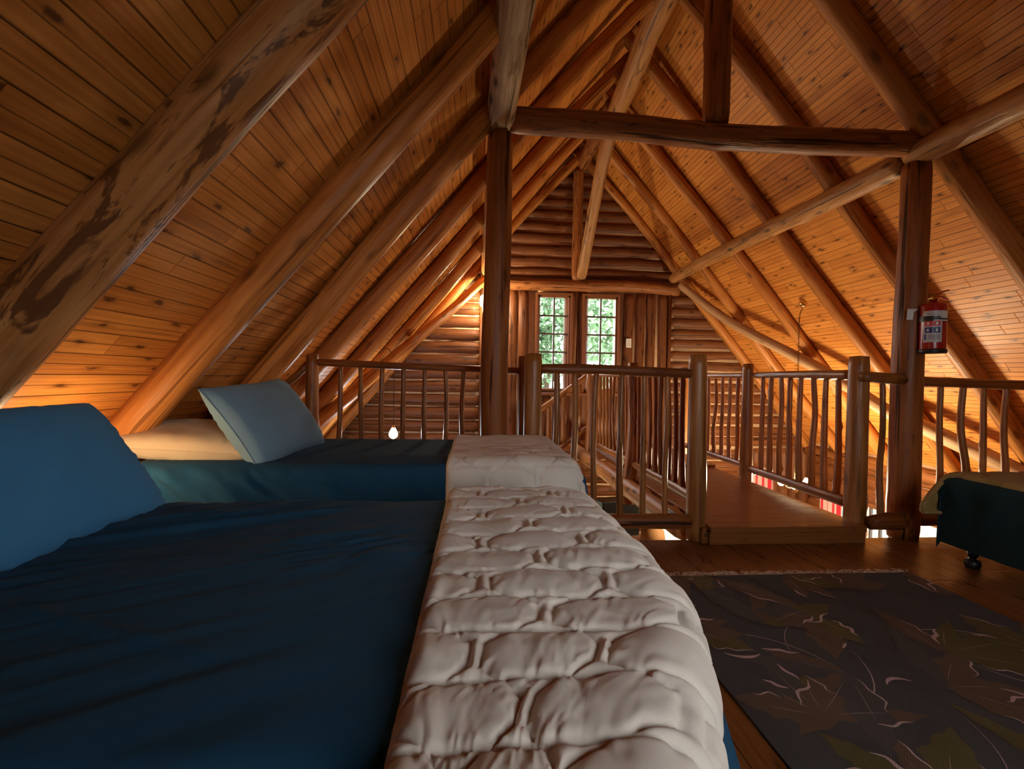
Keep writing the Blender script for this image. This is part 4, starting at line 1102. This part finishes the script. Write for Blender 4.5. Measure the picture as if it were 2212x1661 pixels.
# black hood with a steel rim
HD = tag(empty('cooker_hood', (1.95, 6.45, -1.12)), 'black box hood with steel lower edge, low down left of the bridge', 'hood')
def rbox(cx, cy, z0, z1, w, d, ang):
    c, s = math.cos(ang), math.sin(ang); V = []
    for x in (-w, w):
        for y in (-d, d):
            for z in (z0, z1): V.append((cx+x*c-y*s, cy+x*s+y*c, z))
    return V, [[0, 1, 3, 2], [4, 6, 7, 5], [0, 4, 5, 1], [2, 3, 7, 6], [0, 2, 6, 4], [1, 5, 7, 3]]
V, F = rbox(1.90, 6.15, -1.02, -.55, .28, .12, .25); bevel(mesh('hood_body', V, F, M['blackgloss'], HD, False), .01)
V, F = rbox(1.90, 6.15, -1.035, -1.021, .285, .125, .25); mesh('steel_rim', V, F, M['steel'], HD, False)

# curtains
def curtain(label, axis, a0, a1, fix, z0, z1, seed, n=7):
    root_loc = ((a0+a1)/2, fix, z0) if axis == 'x' else (fix, (a0+a1)/2, z0)
    c = tag(empty('curtain', root_loc), label, 'curtain')
    mb = MB(); K = 48
    for i in range(K):
        def P(t, z):
            a = a0+(a1-a0)*t; w = .018*math.sin(t*2*PI*3.5+seed)
            return (a, fix-w, z) if axis == 'x' else (fix-w, a, z)
        t0, t1 = i/K, (i+1)/K
        m = int((t0+1e-6)*n) % 2
        V = [P(t0, z0), P(t1, z0), P(t1, z1), P(t0, z1)]
        mb.add(V, [[0, 1, 2, 3]], None, m)
    o = mb.build('curtain_cloth', [M['curt_pink'], M['curt_red']], c, smooth=True)
    s_ = o.modifiers.new('s', 'SOLIDIFY'); s_.thickness = .004
    P0 = (a0-.06, fix, z1+.015) if axis == 'x' else (fix, a0-.06, z1+.015); P1 = (a1+.06, fix, z1+.015) if axis == 'x' else (fix, a1+.06, z1+.015)
    V, F = tube([P0, P1], .009, 10, 2); mesh('curtain_rod', V, F, M['frame'], c)
curtain('red and white striped curtain on the gable below the bridge post', 'x', 4.16, 4.62, 6.95, -1.9, -.40, 1, 9)
curtain('red and white striped curtain on the right wall, seen beside the thick bridge post', 'y', 6.18, 6.64, 5.13, -1.9, -.56, 2, 9)

# ------------------------------------------------------------------ outside
mb = MB(); mb.box(-30, 40, -25, 60, LOWZ-.5, LOWZ-.2)
tag(mb.build('lawn', M['lawn']), 'green lawn outside the cabin', 'ground', kind='structure')
def tree(label, x, y, h, cr_, seed, nl=5200, low=.25):
    t = tag(empty('tree', (x, y, LOWZ-.2)), label, 'tree', 'trees outside the gable windows')
    z0 = LOWZ-.2
    logobj('trunk', [(x, y, z0), (x+.2, y, z0+h*.75)], (.22, .08), M['bark'], t, seed=seed, wig=.1, seg=12, step=.3)
    g = np.random.RandomState(seed)
    cl = g.normal(size=(46, 3)); cl /= np.linalg.norm(cl, axis=1)[:, None]; cl *= (g.rand(46, 1)**.45)
    C = np.array([x, y, z0+h*(.5+low/2)])+cl*np.array([cr_, cr_, h*.5*(1-low)])
    k = g.randint(0, 46, nl); P = C[k]+g.normal(size=(nl, 3))*cr_*.17
    a = g.normal(size=(nl, 3)); a /= np.linalg.norm(a, axis=1)[:, None]; b = np.cross(a, g.normal(size=(nl, 3))); b /= np.linalg.norm(b, axis=1)[:, None]
    s = (.07+.12*g.rand(nl))[:, None]
    V = np.stack([P-a*s, P-b*s*.5, P+a*s, P+b*s*.5], 1).reshape(-1, 3)
    F = (np.arange(nl)[:, None]*4+np.arange(4)).tolist()
    mesh('foliage', V, F, M['leaf'], t, False)
tree('leafy tree outside behind the right gable window', 4.9, 14.0, 8.5, 1.9, 1)
tree('leafy tree outside behind the left gable window', 2.7, 18.8, 9.5, 1.9, 2, 5200)
tree('tree outside further right, behind the lower gable window', 9.6, 18.0, 8.0, 2.3, 3, 3800)
tree('tree outside beyond the right wall windows', 16.0, 8.5, 7.0, 2.6, 4, 3000)
